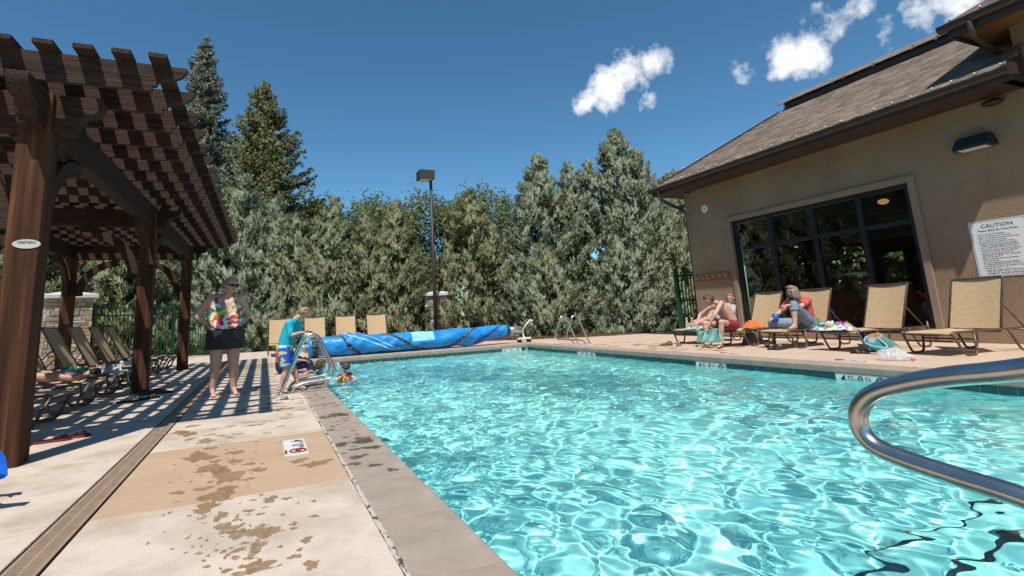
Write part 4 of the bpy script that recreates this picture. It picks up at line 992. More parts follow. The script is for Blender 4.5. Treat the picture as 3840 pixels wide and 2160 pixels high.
# ================================================================== LOUNGERS
TB = M['bronze_tube']; HW = .335
def make_lounger_meshes():
    d = {}
    def reg(k, mb, m, smooth=False):
        me = mb.mesh(k, smooth); me.materials.append(m); d[k] = me
    # sling seat, a shallow trough, hinge at x .98
    b1 = MB(); nx, ny = 14, 8
    f = lambda u, v: (u*.98, (v-.5)*2*(HW-.012), .335-.022*math.sin(math.pi*v)*(1 if 0 < u < 1 else .8)-.03*max(0, 1-u*5)**2)
    b1.grid(nx, ny, f); b1.grid(nx, ny, lambda u, v: (f(u, 1-v)[0], f(u, 1-v)[1], f(u, 1-v)[2]-.006)); reg('seat_sling', b1, M['sling'], True)
    b1 = MB(); g = lambda u, v: (u*.78, (v-.5)*2*(HW-.012), -.018*math.sin(math.pi*v))
    b1.grid(10, 8, g); b1.grid(10, 8, lambda u, v: (g(u, 1-v)[0], g(u, 1-v)[1], g(u, 1-v)[2]-.006)); reg('back_sling', b1, M['sling'], True)
    b1 = MB(); b1.tube(smooth_path([(-.02, -HW, 0), (.79, -HW, 0), (.79, HW, 0), (-.02, HW, 0)], .03, 4), .0155, 8); reg('back_frame', b1, TB, True)
    for s, k in ((-1, 'a'), (1, 'b')):
        b1 = MB(); b1.tube(smooth_path([(0, s*HW, .30), (.03, s*HW, .335), (1.50, s*HW, .335), (1.545, s*HW, .335)], .03, 3), .016, 8); reg('side_rail'+k, b1, TB, True)
        b1 = MB(); b1.tube(smooth_path([(.015, s*HW, .325), (.165, s*(HW+.012), .018), (.40, s*(HW+.012), .018), (.43, s*HW, .335)], .07, 5), .0165, 8); reg('front_leg'+k, b1, TB, True)
        b1 = MB(); b1.tube(smooth_path([(1.12, s*HW, .335), (1.29, s*(HW+.012), .018), (1.52, s*(HW+.012), .018), (1.55, s*HW, .12), (1.555, s*HW, .43)], .07, 5), .0165, 8); reg('rear_leg'+k, b1, TB, True)
    b1 = MB(); b1.tube([(.10, -HW, .20), (.10, HW, .20)], .013, 8); reg('stretcher', b1, TB, True)
    for k, (x_, y_, z_, r_) in enumerate(((1.545, HW, .30, .013), (.98, HW, .30, .013), (.43, HW, .22, .013), (0.0, HW-.02, .305, .014))): reg('cross_bar%d' % k, MB().tube([(x_, -y_, z_), (x_, y_, z_)], r_, 8), TB, True)
    return d
LM = make_lounger_meshes()
def lounger(loc, rz, back, label, group):
    t = empty('lounger', (loc[0], loc[1], 0), rz, label, 'lounger', group)
    for k in ('seat_sling', 'stretcher', 'cross_bar0', 'cross_bar1', 'cross_bar2', 'cross_bar3'): link(k.rstrip('0123'), LM[k], None, t)
    for k in ('side_rail', 'front_leg', 'rear_leg'):
        for s in 'ab': link('leg' if 'leg' in k else k, LM[k+s], None, t)
    a = R_(back)
    for k in ('back_sling', 'back_frame'):
        o = link(k, LM[k], None, t); o.location = (.99, 0, .345); o.rotation_euler = (0, -a, 0)
    top = Vector((.99+.40*math.cos(a), 0, .345+.40*math.sin(a))); ft = Vector((min(1.54, top.x+.42), 0, .30))
    for s in (-1, 1): MB().tube([top+Vector((0, s*(HW-.02), 0)), ft+Vector((0, s*(HW-.02), 0))], .011, 6).build('prop', TB, t, True)
    return t
GR = 'tan sling loungers along the pool house'; GF = 'tan sling loungers behind the pool cover'; GL = 'tan sling loungers under the pergola'
RL = [(8.97, 4.56, -8, 70, 'empty tan lounger nearest the camera, under the caution sign'),
      (8.95, 5.80, -8, 68, 'tan lounger with a bright striped towel on its foot end'),
      (8.97, 7.03, -4, 68, 'tan lounger with the woman in a red shirt sitting on it'),
      (9.02, 8.08, -2, 67, 'tan lounger with an orange towel, the shirtless man on its end'),
      (9.0, 9.30, 6, 40, 'tan lounger with a half reclined back beside the coat rack')]
for (x, y, a, bk, lb) in RL: lounger((x, y), R_(a), bk, lb, GR)
FLb = ['tan lounger directly behind the boy in turquoise', 'second tan lounger right of the boy behind the cover', 'third tan lounger right of the boy behind the cover', 'rightmost tan lounger behind the cover, nearest the lamp post']
for px_, lb in zip((1050, 1181, 1297, 1413), FLb):
    p = onY(px_, 1240, 17.7); lounger((p.x, 16.62), R_(90), 75, lb, GF)
LY = [5.62, 6.82, 8.02, 9.22, 10.55, 11.75, 12.95, 14.15]
LLb = ['lounger closest to the near pergola post, mostly hidden by it', 'lounger second from the near post, in front of the bare feet', 'lounger third from the near post, bare feet on it', 'lounger with towels and grey socks on its foot end', 'lounger by the middle post with white trainers on it',
       'empty lounger just beyond the middle pergola post', 'next to last lounger under the pergola', 'last lounger at the far end of the pergola']
for i, (y, lb) in enumerate(zip(LY, LLb)): lounger((-1.93, y), R_(180), (56, 60, 63, 63, 63, 63, 63, 63)[i], lb, GL)
lounger((-1.65, 3.35), R_(176), 55, 'lounger cut by the left edge in front of the near post', GL)

# ================================================================== TREES
def foliage_mesh(name, base, dirs, L, W, K, spread, rng, cols, colvar=.14, nrm=None, tri=False):
    """sprays: at each base point K narrow leaf blades fanned about dirs; nrm gives each clump a common facing"""
    S = len(base)
    P = np.repeat(base, K, 0); D = np.repeat(dirs, K, 0); n_ = S*K
    D = D + rng.normal(0, spread, (n_, 3)); D /= np.linalg.norm(D, axis=1)[:, None]+1e-9
    ln = (np.repeat(L, K) if np.ndim(L) else np.full(n_, L))*rng.uniform(.55, 1.15, n_); wd = (np.repeat(W, K) if np.ndim(W) else np.full(n_, W))*rng.uniform(.7, 1.3, n_)
    r3 = rng.normal(0, 1, (n_, 3)); X = np.cross(D, r3); X /= np.linalg.norm(X, axis=1)[:, None]+1e-9
    P = P + rng.normal(0, .035, (n_, 3))*np.minimum(1, ln*4)[:, None]
    if nrm is not None:
        Nn = np.repeat(nrm, K, 0)+rng.normal(0, .13, (n_, 3)); Nn /= np.linalg.norm(Nn, axis=1)[:, None]+1e-9
        X *= np.where((np.cross(X, D)*Nn).sum(1) < 0, -1, 1)[:, None]
    mid = P + D*(ln*.45)[:, None]; tip = P + D*ln[:, None]
    if tri: V = np.stack([P+X*(wd*.5)[:, None], tip, P-X*(wd*.5)[:, None]], 1).reshape(-1, 3)
    else: V = np.stack([P, mid+X*(wd*.5)[:, None], tip, mid-X*(wd*.5)[:, None]], 1).reshape(-1, 3)
    nv = 3 if tri else 4; Fq = np.arange(n_*nv).reshape(-1, nv)
    ci = rng.random(S); c0, c1_ = np.array(cols[0]), np.array(cols[1])
    c = c0[None]*(1-ci)[:, None]+c1_[None]*ci[:, None]; c *= rng.uniform(1-colvar, 1+colvar, S)[:, None]
    c = np.repeat(c, K*nv, 0); c = np.concatenate([c, np.ones((len(c), 1))], 1)
    me = np_mesh(name, V, Fq, smooth=True, tint=c)
    if nrm is not None: me.normals_split_custom_set_from_vertices(np.repeat(Nn, nv, 0).astype(np.float32))
    return me
def trunk_mesh(h, r, rng, lean=0.0, n_l=8, lo=.15, hi=.85, reach=1.0):
    bb = MB(); pts = [(lean*t*h+.04*math.sin(t*7), .03*math.sin(t*9+1), t*h) for t in [i/9 for i in range(10)]]
    bb.tube(pts, [r*(1.25 if i == 0 else 1)*(1-.93*i/9) for i in range(10)], 10)
    for i in range(n_l):
        t = lo+(hi-lo)*i/n_l; a = rng.uniform(0, 6.28); l = reach*(1-t*.8); z = t*h
        bb.tube([(lean*t*h, 0, z), (math.cos(a)*l*.5, math.sin(a)*l*.5, z+l*.25), (math.cos(a)*l, math.sin(a)*l, z+l*.6)], [r*.38*(1-t*.6), r*.22*(1-t*.6), r*.05], 6)
    return bb
def juniper(x, y, h, r, seed, label, group, cols, nb=230, sp=34, leaders=3, low=.04):
    rng = np.random.default_rng(seed); t = empty('juniper_tree', (x, y, 0), rng.uniform(0, 6.28), label, 'tree', group)
    trunk_mesh(h*.85, .11+.012*h, rng, 0, 9, .08, .8, r*.7).build('trunk', M['bark'], t, True)
    # leaders: the crown is several upright spires grown together
    LD = [(0, 0, 1.0, 1.0)]
    for k in range(leaders-1):
        a = rng.uniform(0, 6.28); q = rng.uniform(.3, .55)*r; LD.append((q*math.cos(a), q*math.sin(a), rng.uniform(.68, .92), rng.uniform(.6, .8)))
    B, D, LL, WW, NN = [], [], [], [], []; U3 = np.array([0, 0, 1.0])
    n_in = int(nb*.22)
    for i in range(nb+n_in):
        inner = i >= nb
        lx, ly, lh, lr = LD[0] if rng.random() < .45 else LD[rng.integers(len(LD))]
        tt = low+(1-low)*rng.random()**1.25; H_ = h*lh
        prof = r*lr*min(1, .62+tt*2.6)*(1-tt**1.65)**.88*(.76+.38*rng.random())+.10
        if inner: prof *= .55; tt *= .88
        a = rng.uniform(0, 6.28); rad = np.array([math.cos(a), math.sin(a), 0])
        tipz = tt*H_; up_ = .85+.8*tt
        dv = rad*1.0+np.array([0, 0, up_]); dv /= np.linalg.norm(dv)
        tip = np.array([lx, ly, 0])+rad*prof+np.array([0, 0, max(.15, tipz)]); bl = min(1.15, .38+prof*.50)
        s_ = 12 if inner else sp
        q = rng.random(s_)**.75; w = .155*(1.08-q)*min(1.0, .5+prof*.4)+.018
        if inner: w = w*1.6
        pts = tip[None]-dv[None]*((1-q)*bl)[:, None]+rng.normal(0, 1, (s_, 3))*w[:, None]
        pts[:, 2] = np.maximum(pts[:, 2], .06)
        dd = dv[None]*.8+rad[None]*.25+np.array([0, 0, .40])[None]+rng.normal(0, .24, (s_, 3))
        cc = pts-(tip-dv*bl*.6)[None]; cc /= np.linalg.norm(cc, axis=1)[:, None]+1e-6
        B.append(pts); D.append(dd/np.linalg.norm(dd, axis=1)[:, None]); LL.append(np.full(s_, .32 if inner else .185)*(.75+.5*rng.random(s_))); WW.append(np.full(s_, .13 if inner else .036)); NN.append(cc*.75+rad[None]*.45+U3[None]*.25)
    for (lx, ly, lh, lr) in LD:      # thin spire tips
        n_ = 60; z = h*lh*(1.0-.22*rng.random(n_)); w = (h*lh-z)*.16+.015; ex, ey = rng.normal(0, 1, n_)*w, rng.normal(0, 1, n_)*w
        B.append(np.stack([lx+ex, ly+ey, z], 1)); dd = np.stack([rng.normal(0, .35, n_), rng.normal(0, .35, n_), np.ones(n_)], 1); D.append(dd/np.linalg.norm(dd, axis=1)[:, None]); LL.append(np.full(n_, .15)); WW.append(np.full(n_, .036)); NN.append(np.stack([ex*8, ey*8, np.full(n_, .3)], 1))
    me = foliage_mesh('crown', np.concatenate(B), np.concatenate(D), np.concatenate(LL), np.concatenate(WW), 8, .34, rng, cols, nrm=np.concatenate(NN), tri=True); me.materials.append(M['leaf'])
    link('crown', me, None, t); return t
BLUE = ((.20, .24, .15), (.31, .355, .245)); OLIVE = ((.18, .195, .095), (.28, .29, .155)); GREEN = ((.175, .21, .115), (.28, .315, .18))
GJ = 'junipers screening the pool'
JUN = [(-11.2, 20.2, 5.2, 2.0, OLIVE, 'dark bushy juniper far left behind the green fence', 150, 3), (-9.0, 19.6, 5.4, 2.0, OLIVE, 'dark juniper showing left of the near pergola post', 160, 3), (-6.6, 20.0, 5.0, 1.9, OLIVE, 'shaded juniper behind the pale stone pillar', 200, 3), (-4.2, 21.3, 5.2, 1.9, OLIVE, 'shaded juniper behind the middle of the green fence', 220, 3),
       (-2.45, 22.6, 6.6, 2.2, BLUE, 'grey green juniper rising beyond the last pergola post', 240, 3), (-.9, 21.9, 6.95, 2.2, BLUE, 'tall blue green juniper in front of the two spruces', 330, 4), (.35, 22.0, 6.0, 2.0, BLUE, 'blue juniper just right of the tall one before the spruces', 250, 3), (1.1, 20.8, 5.2, 1.7, GREEN, 'juniper behind the boy in turquoise', 240, 3),
       (2.45, 20.3, 5.75, 1.7, GREEN, 'olive juniper peaking between the first and second tan loungers', 260, 3), (3.65, 19.9, 4.9, 1.5, OLIVE, 'rounded olive juniper behind the middle tan loungers', 230, 2), (4.75, 19.5, 5.5, 1.35, OLIVE, 'pointed olive juniper left of the lamp post', 230, 1),
       (7.75, 18.9, 6.05, 1.95, OLIVE, 'loose juniper just right of the lamp post', 260, 3), (10.2, 17.4, 7.2, 1.95, BLUE, 'tall juniper with two spires left of the tallest one', 330, 4), (11.75, 17.5, 7.0, 1.9, GREEN, 'juniper squeezed between the tall spired junipers', 280, 3),
       (13.35, 16.4, 8.2, 2.3, BLUE, 'tallest juniper, spire highest of the right hand group', 420, 4), (14.6, 16.8, 7.6, 2.1, BLUE, 'juniper just right of the tallest, nearer the roof', 320, 3), (16.2, 16.3, 6.6, 2.0, BLUE, 'juniper touching the tip of the pool house eave', 260, 3),
       (12.1, 15.3, 3.3, 1.5, BLUE, 'low spreading juniper in front of the tallest ones', 190, 3), (9.55, 16.4, 3.3, 1.25, GREEN, 'low juniper behind the far pool rails', 150, 2), (14.3, 15.0, 4.2, 1.6, GREEN, 'low juniper beside the green gate', 190, 3)]
for i, (x, y, h, r, c, lb, nb, ld) in enumerate(JUN): juniper(x, y, h, r*(1.10 if c is BLUE else 1.0), 40+i, lb, GJ, c, int(nb*.90), 28, ld)
for i, (x, y, h, r, lb) in enumerate(((-8.0, 22.5, 7.0, 2.3, 'tall juniper filling the gap left of the pale stone pillar'), (-12.5, 24, 7.5, 2.6, 'tall dark juniper beyond the left fence'), (-5.2, 24, 7.2, 2.4, 'tall juniper behind the pergola roof'))): juniper(x, y, h, r, 70+i, lb, GJ, OLIVE, 150, 22, 3)
M['cone'] = mat('cone', (.24, .12, .05), .8, col2=(.30, .16, .07), nscale=20)
def spruce(x, y, h, r, seed, label, cols):
    rng = np.random.default_rng(seed); t = empty('spruce_tree', (x, y, 0), 0, label, 'tree', 'tall spruces behind the junipers')
    trunk_mesh(h*.985, .20, rng, 0, 0).build('trunk', M['bark'], t, True)
    B, D, LL, NN = [], [], [], []; br = MB(); cn = MB(); z = h*.12
    while z < h*.975:
        f = z/h; rr_ = r*(1-f)**.85+.14
        nbr = 6 if f < .85 else 4
        for k in range(nbr):
            a = rng.uniform(0, 6.28); L_ = rr_*rng.uniform(.55, 1.15); droop = .28*(1-f)+.02
            rad = np.array([math.cos(a), math.sin(a), 0]); n_ = max(5, int(L_*15)); q = np.linspace(.12, 1, n_)
            zz_ = z+L_*(.10*q-droop*q+.34*q**2.6)
            ax_ = rad[None]*(q*L_)[:, None]; ax_[:, 2] = zz_
            br.tube([ax_[0], ax_[len(ax_)//2], ax_[-1]], [.03*(1-f)+.008, .015, .005], 5)
            for rep in range(2):
                side = np.cross(rad, [0, 0, 1])
                off = rng.normal(0, 1, n_)*(.10+.10*L_*(1-q*.7))
                p = ax_+side[None]*off[:, None]+np.stack([np.zeros(n_), np.zeros(n_), rng.normal(-.03, .05, n_)-np.abs(off)*.25], 1)
                dd = rad[None]*.9+side[None]*np.sign(off)[:, None]*.55+np.array([0, 0, .12])[None]+rng.normal(0, .3, (n_, 3))
                B.append(p); D.append(dd/np.linalg.norm(dd, axis=1)[:, None]); LL.append(np.full(n_, .17)); NN.append(np.tile(rad*.6+np.array([0, 0, .5]), (n_, 1))+rng.normal(0, .3, (n_, 3)))
            if f > .5 and rng.random() < (.9 if f > .72 else .4):
                for c in range(rng.integers(2, 7)):
                    w = rng.uniform(.55, 1.0); p = rad*(w*L_); pz = z+L_*(.10*w-droop*w+.34*w**2.6)-.10
                    cn.ellipsoid((p[0]+rng.normal(0, .06), p[1]+rng.normal(0, .06), pz), (.038, .038, .085), 5, 3)
        z += .21*(1-f*.3)
    n_ = 50; zc = h*(.955+.045*rng.random(n_)); B.append(np.stack([rng.normal(0, .05, n_), rng.normal(0, .05, n_), zc], 1)); D.append(np.stack([rng.normal(0, .3, n_), rng.normal(0, .3, n_), np.ones(n_)], 1)); LL.append(np.full(n_, .2)); NN.append(rng.normal(0, 1, (n_, 3)))
    me = foliage_mesh('crown', np.concatenate(B), np.concatenate(D), np.concatenate(LL),   .055, 8, .40, rng, cols, nrm=np.concatenate(NN), tri=True); me.materials.append(M['leaf']); link('crown', me, None, t)
    br.build('branches', M['bark'], t); o = cn.build('cones', M['cone'], t, True); o['kind'] = 'stuff'
spruce(-3.15, 28, 16.0, 3.0, 5, 'taller blue spruce with brown cones near its tip', ((.17, .205, .155), (.31, .345, .275)))
spruce(-.25, 28, 13.9, 4.9, 6, 'shorter green spruce with brown cones right of the taller', ((.17, .19, .075), (.29, .30, .14)))
def broadleaf(x, y, h, r, seed, label, cols, n_=9500, low=.2, leaf=.15, group='leafy trees behind the junipers'):
    rng = np.random.default_rng(seed); t = empty('leafy_tree', (x, y, 0), 0, label, 'tree', group)
    trunk_mesh(h*.8, .13+.01*h, rng, .02, 12, .25, .9, r*.8).build('trunk', M['bark'], t, True)
    nc = 70; C = []
    for i in range(nc):
        v = rng.normal(0, 1, 3); v /= np.linalg.norm(v); C.append([v[0]*r*.8, v[1]*r*.8, h*(.5+low/2)+v[2]*h*(.5-low/2)*.9])
    C = np.array(C); ci = rng.integers(0, nc, n_); P = C[ci]+rng.normal(0, r*.16, (n_, 3)); P[:, 2] = np.maximum(P[:, 2], .1)
    dd = rng.normal(0, 1, (n_, 3)); dd[:, 2] = dd[:, 2]*.5-.1; dd /= np.linalg.norm(dd, axis=1)[:, None]
    nn_ = P-C[ci]; nn_ /= np.linalg.norm(nn_, axis=1)[:, None]+1e-6; nn_ = nn_*.7+(P-np.array([0, 0, h*.55]))/max(r, 1)*.4+np.array([0, 0, .3])[None]
    me = foliage_mesh('crown', P, dd, leaf, leaf*.75, 3, .8, rng, cols, nrm=nn_); me.materials.append(M['leaf_broad']); link('crown', me, None, t)
LC = ((.12, .155, .05), (.20, .235, .085))
juniper(6.5, 21.6, 3.0, 1.4, 66, 'low juniper behind the brown stone pillar', GJ, OLIVE, 90, 24, 2)
broadleaf(6.0, 28.5, 7.7, 2.5, 21, 'leafy tree peeking over the pointed olive juniper', LC)
broadleaf(8.9, 28.5, 8.0, 2.6, 22, 'leafy tree behind the lamp post', LC)
broadleaf(13.0, 29.5, 8.9, 2.6, 23, 'leafy tree over the loose juniper right of the lamp', LC)
broadleaf(2.4, 29, 7.6, 2.0, 24, 'pale leafy tree between the spruce and the pointed juniper', ((.13, .15, .05), (.20, .20, .08)))
broadleaf(18.0, 8.0, 4.6, 2.0, 25, 'sunlit green shrub seen through the pool house room', ((.16, .23, .05), (.27, .35, .10)), 6500, .05, .17, 'shrubs behind the pool house')
broadleaf(17.6, 11.3, 4.8, 2.0, 26, 'second sunlit shrub seen through the narrow room windows', ((.16, .23, .05), (.27, .35, .10)), 6500, .05, .17, 'shrubs behind the pool house')
broadleaf(-7.4, 24.5, 3.2, 2.0, 27, 'bright low shrub behind the green fence', ((.10, .14, .06), (.20, .23, .13)), 2600, .05, .10)
for i, (x, y, h, lb) in enumerate(((-15, 8, 7.5, 'dark juniper left of the pergola beyond the picture'), (-14, 13, 6.5, 'second dark juniper left of the pergola'), (-17, 2, 8.5, 'third dark juniper left of the pergola'))):
    juniper(x, y, h, 2.6, 90+i, lb, 'junipers left of the pergola', OLIVE, 70, 18, 3)

# ================================================================== PEOPLE
def capsule(mb, p0, p1, r0, r1, n=12, m=4):
    p0 = Vector(p0); p1 = Vector(p1); d = p1-p0; L = d.length; d = d.normalized() if L > 1e-6 else Vector((0, 0, 1))
    x = d.orthogonal().normalized(); y = d.cross(x); rings = []
    for i in range(m): t = math.pi/2*(1-i/m); rings.append((p0-d*(r0*math.sin(t)), max(r0*math.cos(t), .0004)))
    rings.append((p0, r0)); rings.append((p1, r1))
    for i in range(1, m+1): t = math.pi/2*i/m; rings.append((p1+d*(r1*math.sin(t)), max(r1*math.cos(t), .0004)))
    mb.loft([[c+(x*math.cos(2*math.pi*k/n)+y*math.sin(2*math.pi*k/n))*r for k in range(n)] for c, r in rings])
def eval_mesh(me, mods):
    o = bpy.data.objects.new('tmp', me); COL.objects.link(o)
    for (nm, ty, kw) in mods:
        q = o.modifiers.new(nm, ty)
        for k, v in kw.items(): setattr(q, k, v)
    bpy.context.view_layer.update()
    r = bpy.data.meshes.new_from_object(o.evaluated_get(bpy.context.evaluated_depsgraph_get())); bpy.data.objects.remove(o); return r
class Human:
    """one continuous body grown round a posed skeleton; garments are shells lifted off it"""
    def __init__(s, label, J, look, sc=1.0, b=1.0, skin='skin', up=(0, 0, 1), voxel=.0135, hips=1.0, hands=None, face=True):
        J = {k: Vector(v) for k, v in J.items()}; s.J = J; s.sc = sc; B = []
        up = Vector(up).normalized(); look = Vector(look).normalized(); side = look.cross(up).normalized(); up = side.cross(look).normalized()
        def bone(n, a, c, r0, r1): B.append((n, Vector(a), Vector(c), r0*sc, r1*sc))
        pel, ch, nk, hd = J['pelvis'], J['chest'], J['neck'], J['head']
        for S in 'LR':
            sh, hp_ = J['sh'+S], J['hip'+S]
            bone('torso', pel.lerp(hp_, .55), ch.lerp(sh, .55), .110*b*hips, .095*b); bone('torso', pel.lerp(hp_, .8), pel.lerp(ch, .45).lerp(sh, .25), .10*b*hips, .088*b)
            bone('shoulder', ch.lerp(nk, .45), sh, .065*b, .062*b)
            bone('arm'+S, sh, J['el'+S], .055*b, .042*b); bone('fore'+S, J['el'+S], J['wr'+S], .042*b, .027)
            kn, an = J['kn'+S], J['an'+S]
            bone('thigh'+S, hp_, kn, .092*b*hips, .060*b); bone('calf'+S, kn, an, .058*b, .037*(b*.5+.5)); bone('calf'+S, kn.lerp(an, .25), kn.lerp(an, .45), .060*b, .055*b)
            toe = J['to'+S]; fd = (toe-an); dn = (an-kn).normalized()
            heel = an+dn*.045*sc-fd.normalized()*.025*sc
            bone('foot'+S, heel, toe, .034, .024); bone('foot'+S, an, toe.lerp(an, .35), .034, .026); bone('foot'+S, heel, an, .033, .034)
            sd = fd.cross(dn).normalized()
            for k in range(5): o_ = (k-2)*.0155*sc; bone('foot'+S, toe+sd*o_-fd.normalized()*.01*sc, toe+sd*o_+fd.normalized()*(.030-.004*k if S == 'L' else .014+.004*k)*sc, .0125, .0105)
            # hand: palm and five fingers
            hk = (hands or {}).get(S, {}); hdv = Vector(hk.get('d', (J['wr'+S]-J['el'+S]))).normalized(); pn = Vector(hk.get('n', (0, 0, -1))); pn = (pn-hdv*pn.dot(hdv)).normalized(); cl = hk.get('curl', .5)
            ps = hdv.cross(pn).normalized(); w = J['wr'+S]; tside = hk.get('t', 1)
            for k in range(4): o_ = (k-1.5)*.019*sc; bone('hand'+S, w+hdv*.012*sc+ps*o_*.6, w+hdv*.082*sc+ps*o_, .017, .0125)
            for k, fl_ in enumerate((.062, .074, .068, .054)):
                o_ = (k-1.5)*.020*sc; a = w+hdv*.085*sc+ps*o_; d1 = (hdv*math.cos(cl*.7)+pn*math.sin(cl*.7)); d2 = (hdv*math.cos(cl*1.8)+pn*math.sin(cl*1.8)); m_ = a+d1*fl_*.5*sc
                bone('hand'+S, a, m_, .0105, .0095); bone('hand'+S, m_, m_+d2*fl_*.55*sc, .0095, .008)
            a = w+hdv*.03*sc+ps*(-.03*tside)*sc; m_ = a+(hdv*.6-ps*tside*.7+pn*.3)*.04*sc; bone('hand'+S, a, m_, .0135, .011); bone('hand'+S, m_, m_+(hdv*.85-ps*tside*.25+pn*.4)*.035*sc, .011, .0085)
        bone('torso', pel, ch, .118*b*hips, .120*b); bone('torso', pel.lerp(ch, .25), pel.lerp(ch, .6), .122*b, .118*b)
        bone('neck', ch.lerp(nk, .5), nk, .062, .052); bone('neck', nk, hd-up*.05*sc, .052, .052)
        bone('head', hd-look*.022*sc, hd+look*.018*sc+up*.028*sc, .084, .080); bone('head', hd-up*.03*sc+look*.025*sc, hd-up*.075*sc+look*.048*sc, .062, .040)
        bone('nose', hd+look*.085*sc, hd+look*.104*sc-up*.028*sc, .010, .013); bone('nose', hd+look*.083*sc-up*.055*sc, hd+look*.086*sc-up*.064*sc, .015, .012)
        for q in (-1, 1): bone('head', hd+side*q*.078*sc+up*.006*sc, hd+side*q*.082*sc-up*.03*sc, .014, .010); bone('head', hd+look*.074*sc+up*.026*sc, hd+look*.066*sc+side*q*.04*sc+up*.026*sc, .014, .012)
        s.B = B; mb = MB()
        for (n_, a, c, r0, r1) in B: capsule(mb, a, c, r0, r1, 10, 3)
        me0 = mb.mesh('body')
        me = eval_mesh(me0, [('r', 'REMESH', dict(mode='VOXEL', voxel_size=voxel*max(sc, .75), use_smooth_shade=True)), ('s', 'SMOOTH', dict(factor=.5, iterations=5))])
        me.materials.clear(); me.materials.append(M[skin]); s.me = me
        s.root = empty('person', (pel.x, pel.y, 0), 0, label, 'person'); off = s.off = Vector((pel.x, pel.y, 0))
        nv = len(me.vertices); V = np.empty(nv*3, np.float32); me.vertices.foreach_get('co', V); V = V.reshape(-1, 3)
        nn = np.empty(nv*3, np.float32); me.vertices.foreach_get('normal', nn); s.N = nn.reshape(-1, 3); s.V = V
        best = np.full(nv, 1e9); s.bi = np.zeros(nv, int); s.t = np.zeros(nv)
        for i, (n_, a, c, r0, r1) in enumerate(B):
            a = np.array(a); c = np.array(c); d = c-a; l2 = max((d@d), 1e-9); t = np.clip(((V-a)@d)/l2, 0, 1); dist = np.linalg.norm(V-a-t[:, None]*d, axis=1)-(r0+(r1-r0)*t)
            m_ = dist < best; best[m_] = dist[m_]; s.bi[m_] = i; s.t[m_] = t[m_]
        s.bn = np.array([q[0] for q in B])[s.bi]
        me.transform(Matrix.Translation(-off)); o = link('body', me, None, s.root)
        polys = np.empty(len(me.polygons)*4, np.int32)
        s.P = [tuple(p.vertices) for p in me.polygons]
        s.hd, s.look, s.up, s.side = hd, look, up, side
        if face:
            fm = MB()
            for q in (-1, 1): fm.ellipsoid(hd+look*.083*sc+side*q*.031*sc+up*.008*sc-off, (.011*sc,)*3, 8, 5)
            fm.build('eyes', M['eye'], s.root, True)
            MB().tube([hd+look*.090*sc+side*(q*.022*sc)-up*.058*sc-off for q in (-1, 0, 1)], .0045*sc, 6).build('mouth', M['lips'], s.root, True)
    def shell(s, name, m, mask, offset=.010, flare=None):
        ok = mask; F_ = [p for p in s.P if all(ok[i] for i in p)]
        if not F_: return None
        use = sorted({i for p in F_ for i in p}); ix = {v: k for k, v in enumerate(use)}
        U_ = np.array(use); off = offset if np.ndim(offset) == 0 else offset[U_][:, None]
        V = s.V[U_]+s.N[U_]*off-np.array(s.off)[None]
        if flare is not None: V = V+flare(s.V[U_])
        me = bpy.data.meshes.new(name); me.from_pydata(V.tolist(), [], [tuple(ix[i] for i in p) for p in F_]); me.polygons.foreach_set('use_smooth', [True]*len(me.polygons)); me.update()
        o = link(name, me, m, s.root); q = o.modifiers.new('th', 'SOLIDIFY'); q.thickness = .004; q.offset = 1
        sm = o.modifiers.new('sm', 'SMOOTH'); sm.factor = .5; sm.iterations = 2
        return o
    def seg(s, name, t0=0.0, t1=1.0): return (s.bn == name) & (s.t >= t0) & (s.t <= t1)
    def hair(s, m, vol=.014, front=.35, long_=0.0):
        d = s.V-np.array(s.hd); f = d@np.array(s.look); u = d@np.array(s.up); sc = s.sc
        msk = np.isin(s.bn, ['head', 'neck']) & (((f < .012*sc) & (u > -.062*sc)) | (u > .034*sc+.42*f))
        s.shell('hair', m, msk, vol*sc)
        if long_:
            mb = MB(); r2 = random.Random(4)
            for k in range(46):
                a = math.pi*(.25+1.5*k/45); dv = s.side*math.sin(a)*-1+s.look*math.cos(a)
                p0 = s.hd+s.up*.06*sc+dv*.055*sc; p1 = s.hd+dv*.098*sc; p2 = s.hd+dv*.105*sc-s.up*long_*r2.uniform(.8, 1.1)*sc-s.look*.01
                mb.tube(spline([p0-s.off, p1-s.off, p2-s.off], 4), [.016*sc]*8+[.007*sc], 5)
            mb.build('long_hair', m, s.root, True)
M['eye'] = mat('eye', (.03, .02, .015), .2); M['lips'] = mat('lips', (.36, .13, .11), .5)
M['hair_grey'] = mat('hair_grey', (.17, .15, .13), .6, col2=(.38, .35, .31), nscale=45); M['hair_brown'] = mat('hair_brown', (.045, .022, .012), .6, col2=(.09, .05, .03), nscale=30); M['hair_blond'] = mat('hair_blond', (.22, .14, .07), .6, col2=(.33, .23, .13), nscale=30); M['hair_ash'] = mat('hair_ash', (.17, .125, .085), .6, col2=(.34, .27, .19), nscale=20)
def rings_tube(mb, specs, n=26, off=(0, 0, 0)):
    """specs: (centre, rx-vector, ry-vector) rings"""
    mb.loft([[Vector(c)+Vector(ax)*math.cos(2*math.pi*k/n)+Vector(ay)*math.sin(2*math.pi*k/n)-Vector(off) for k in range(n)] for c, ax, ay in specs], caps=False)

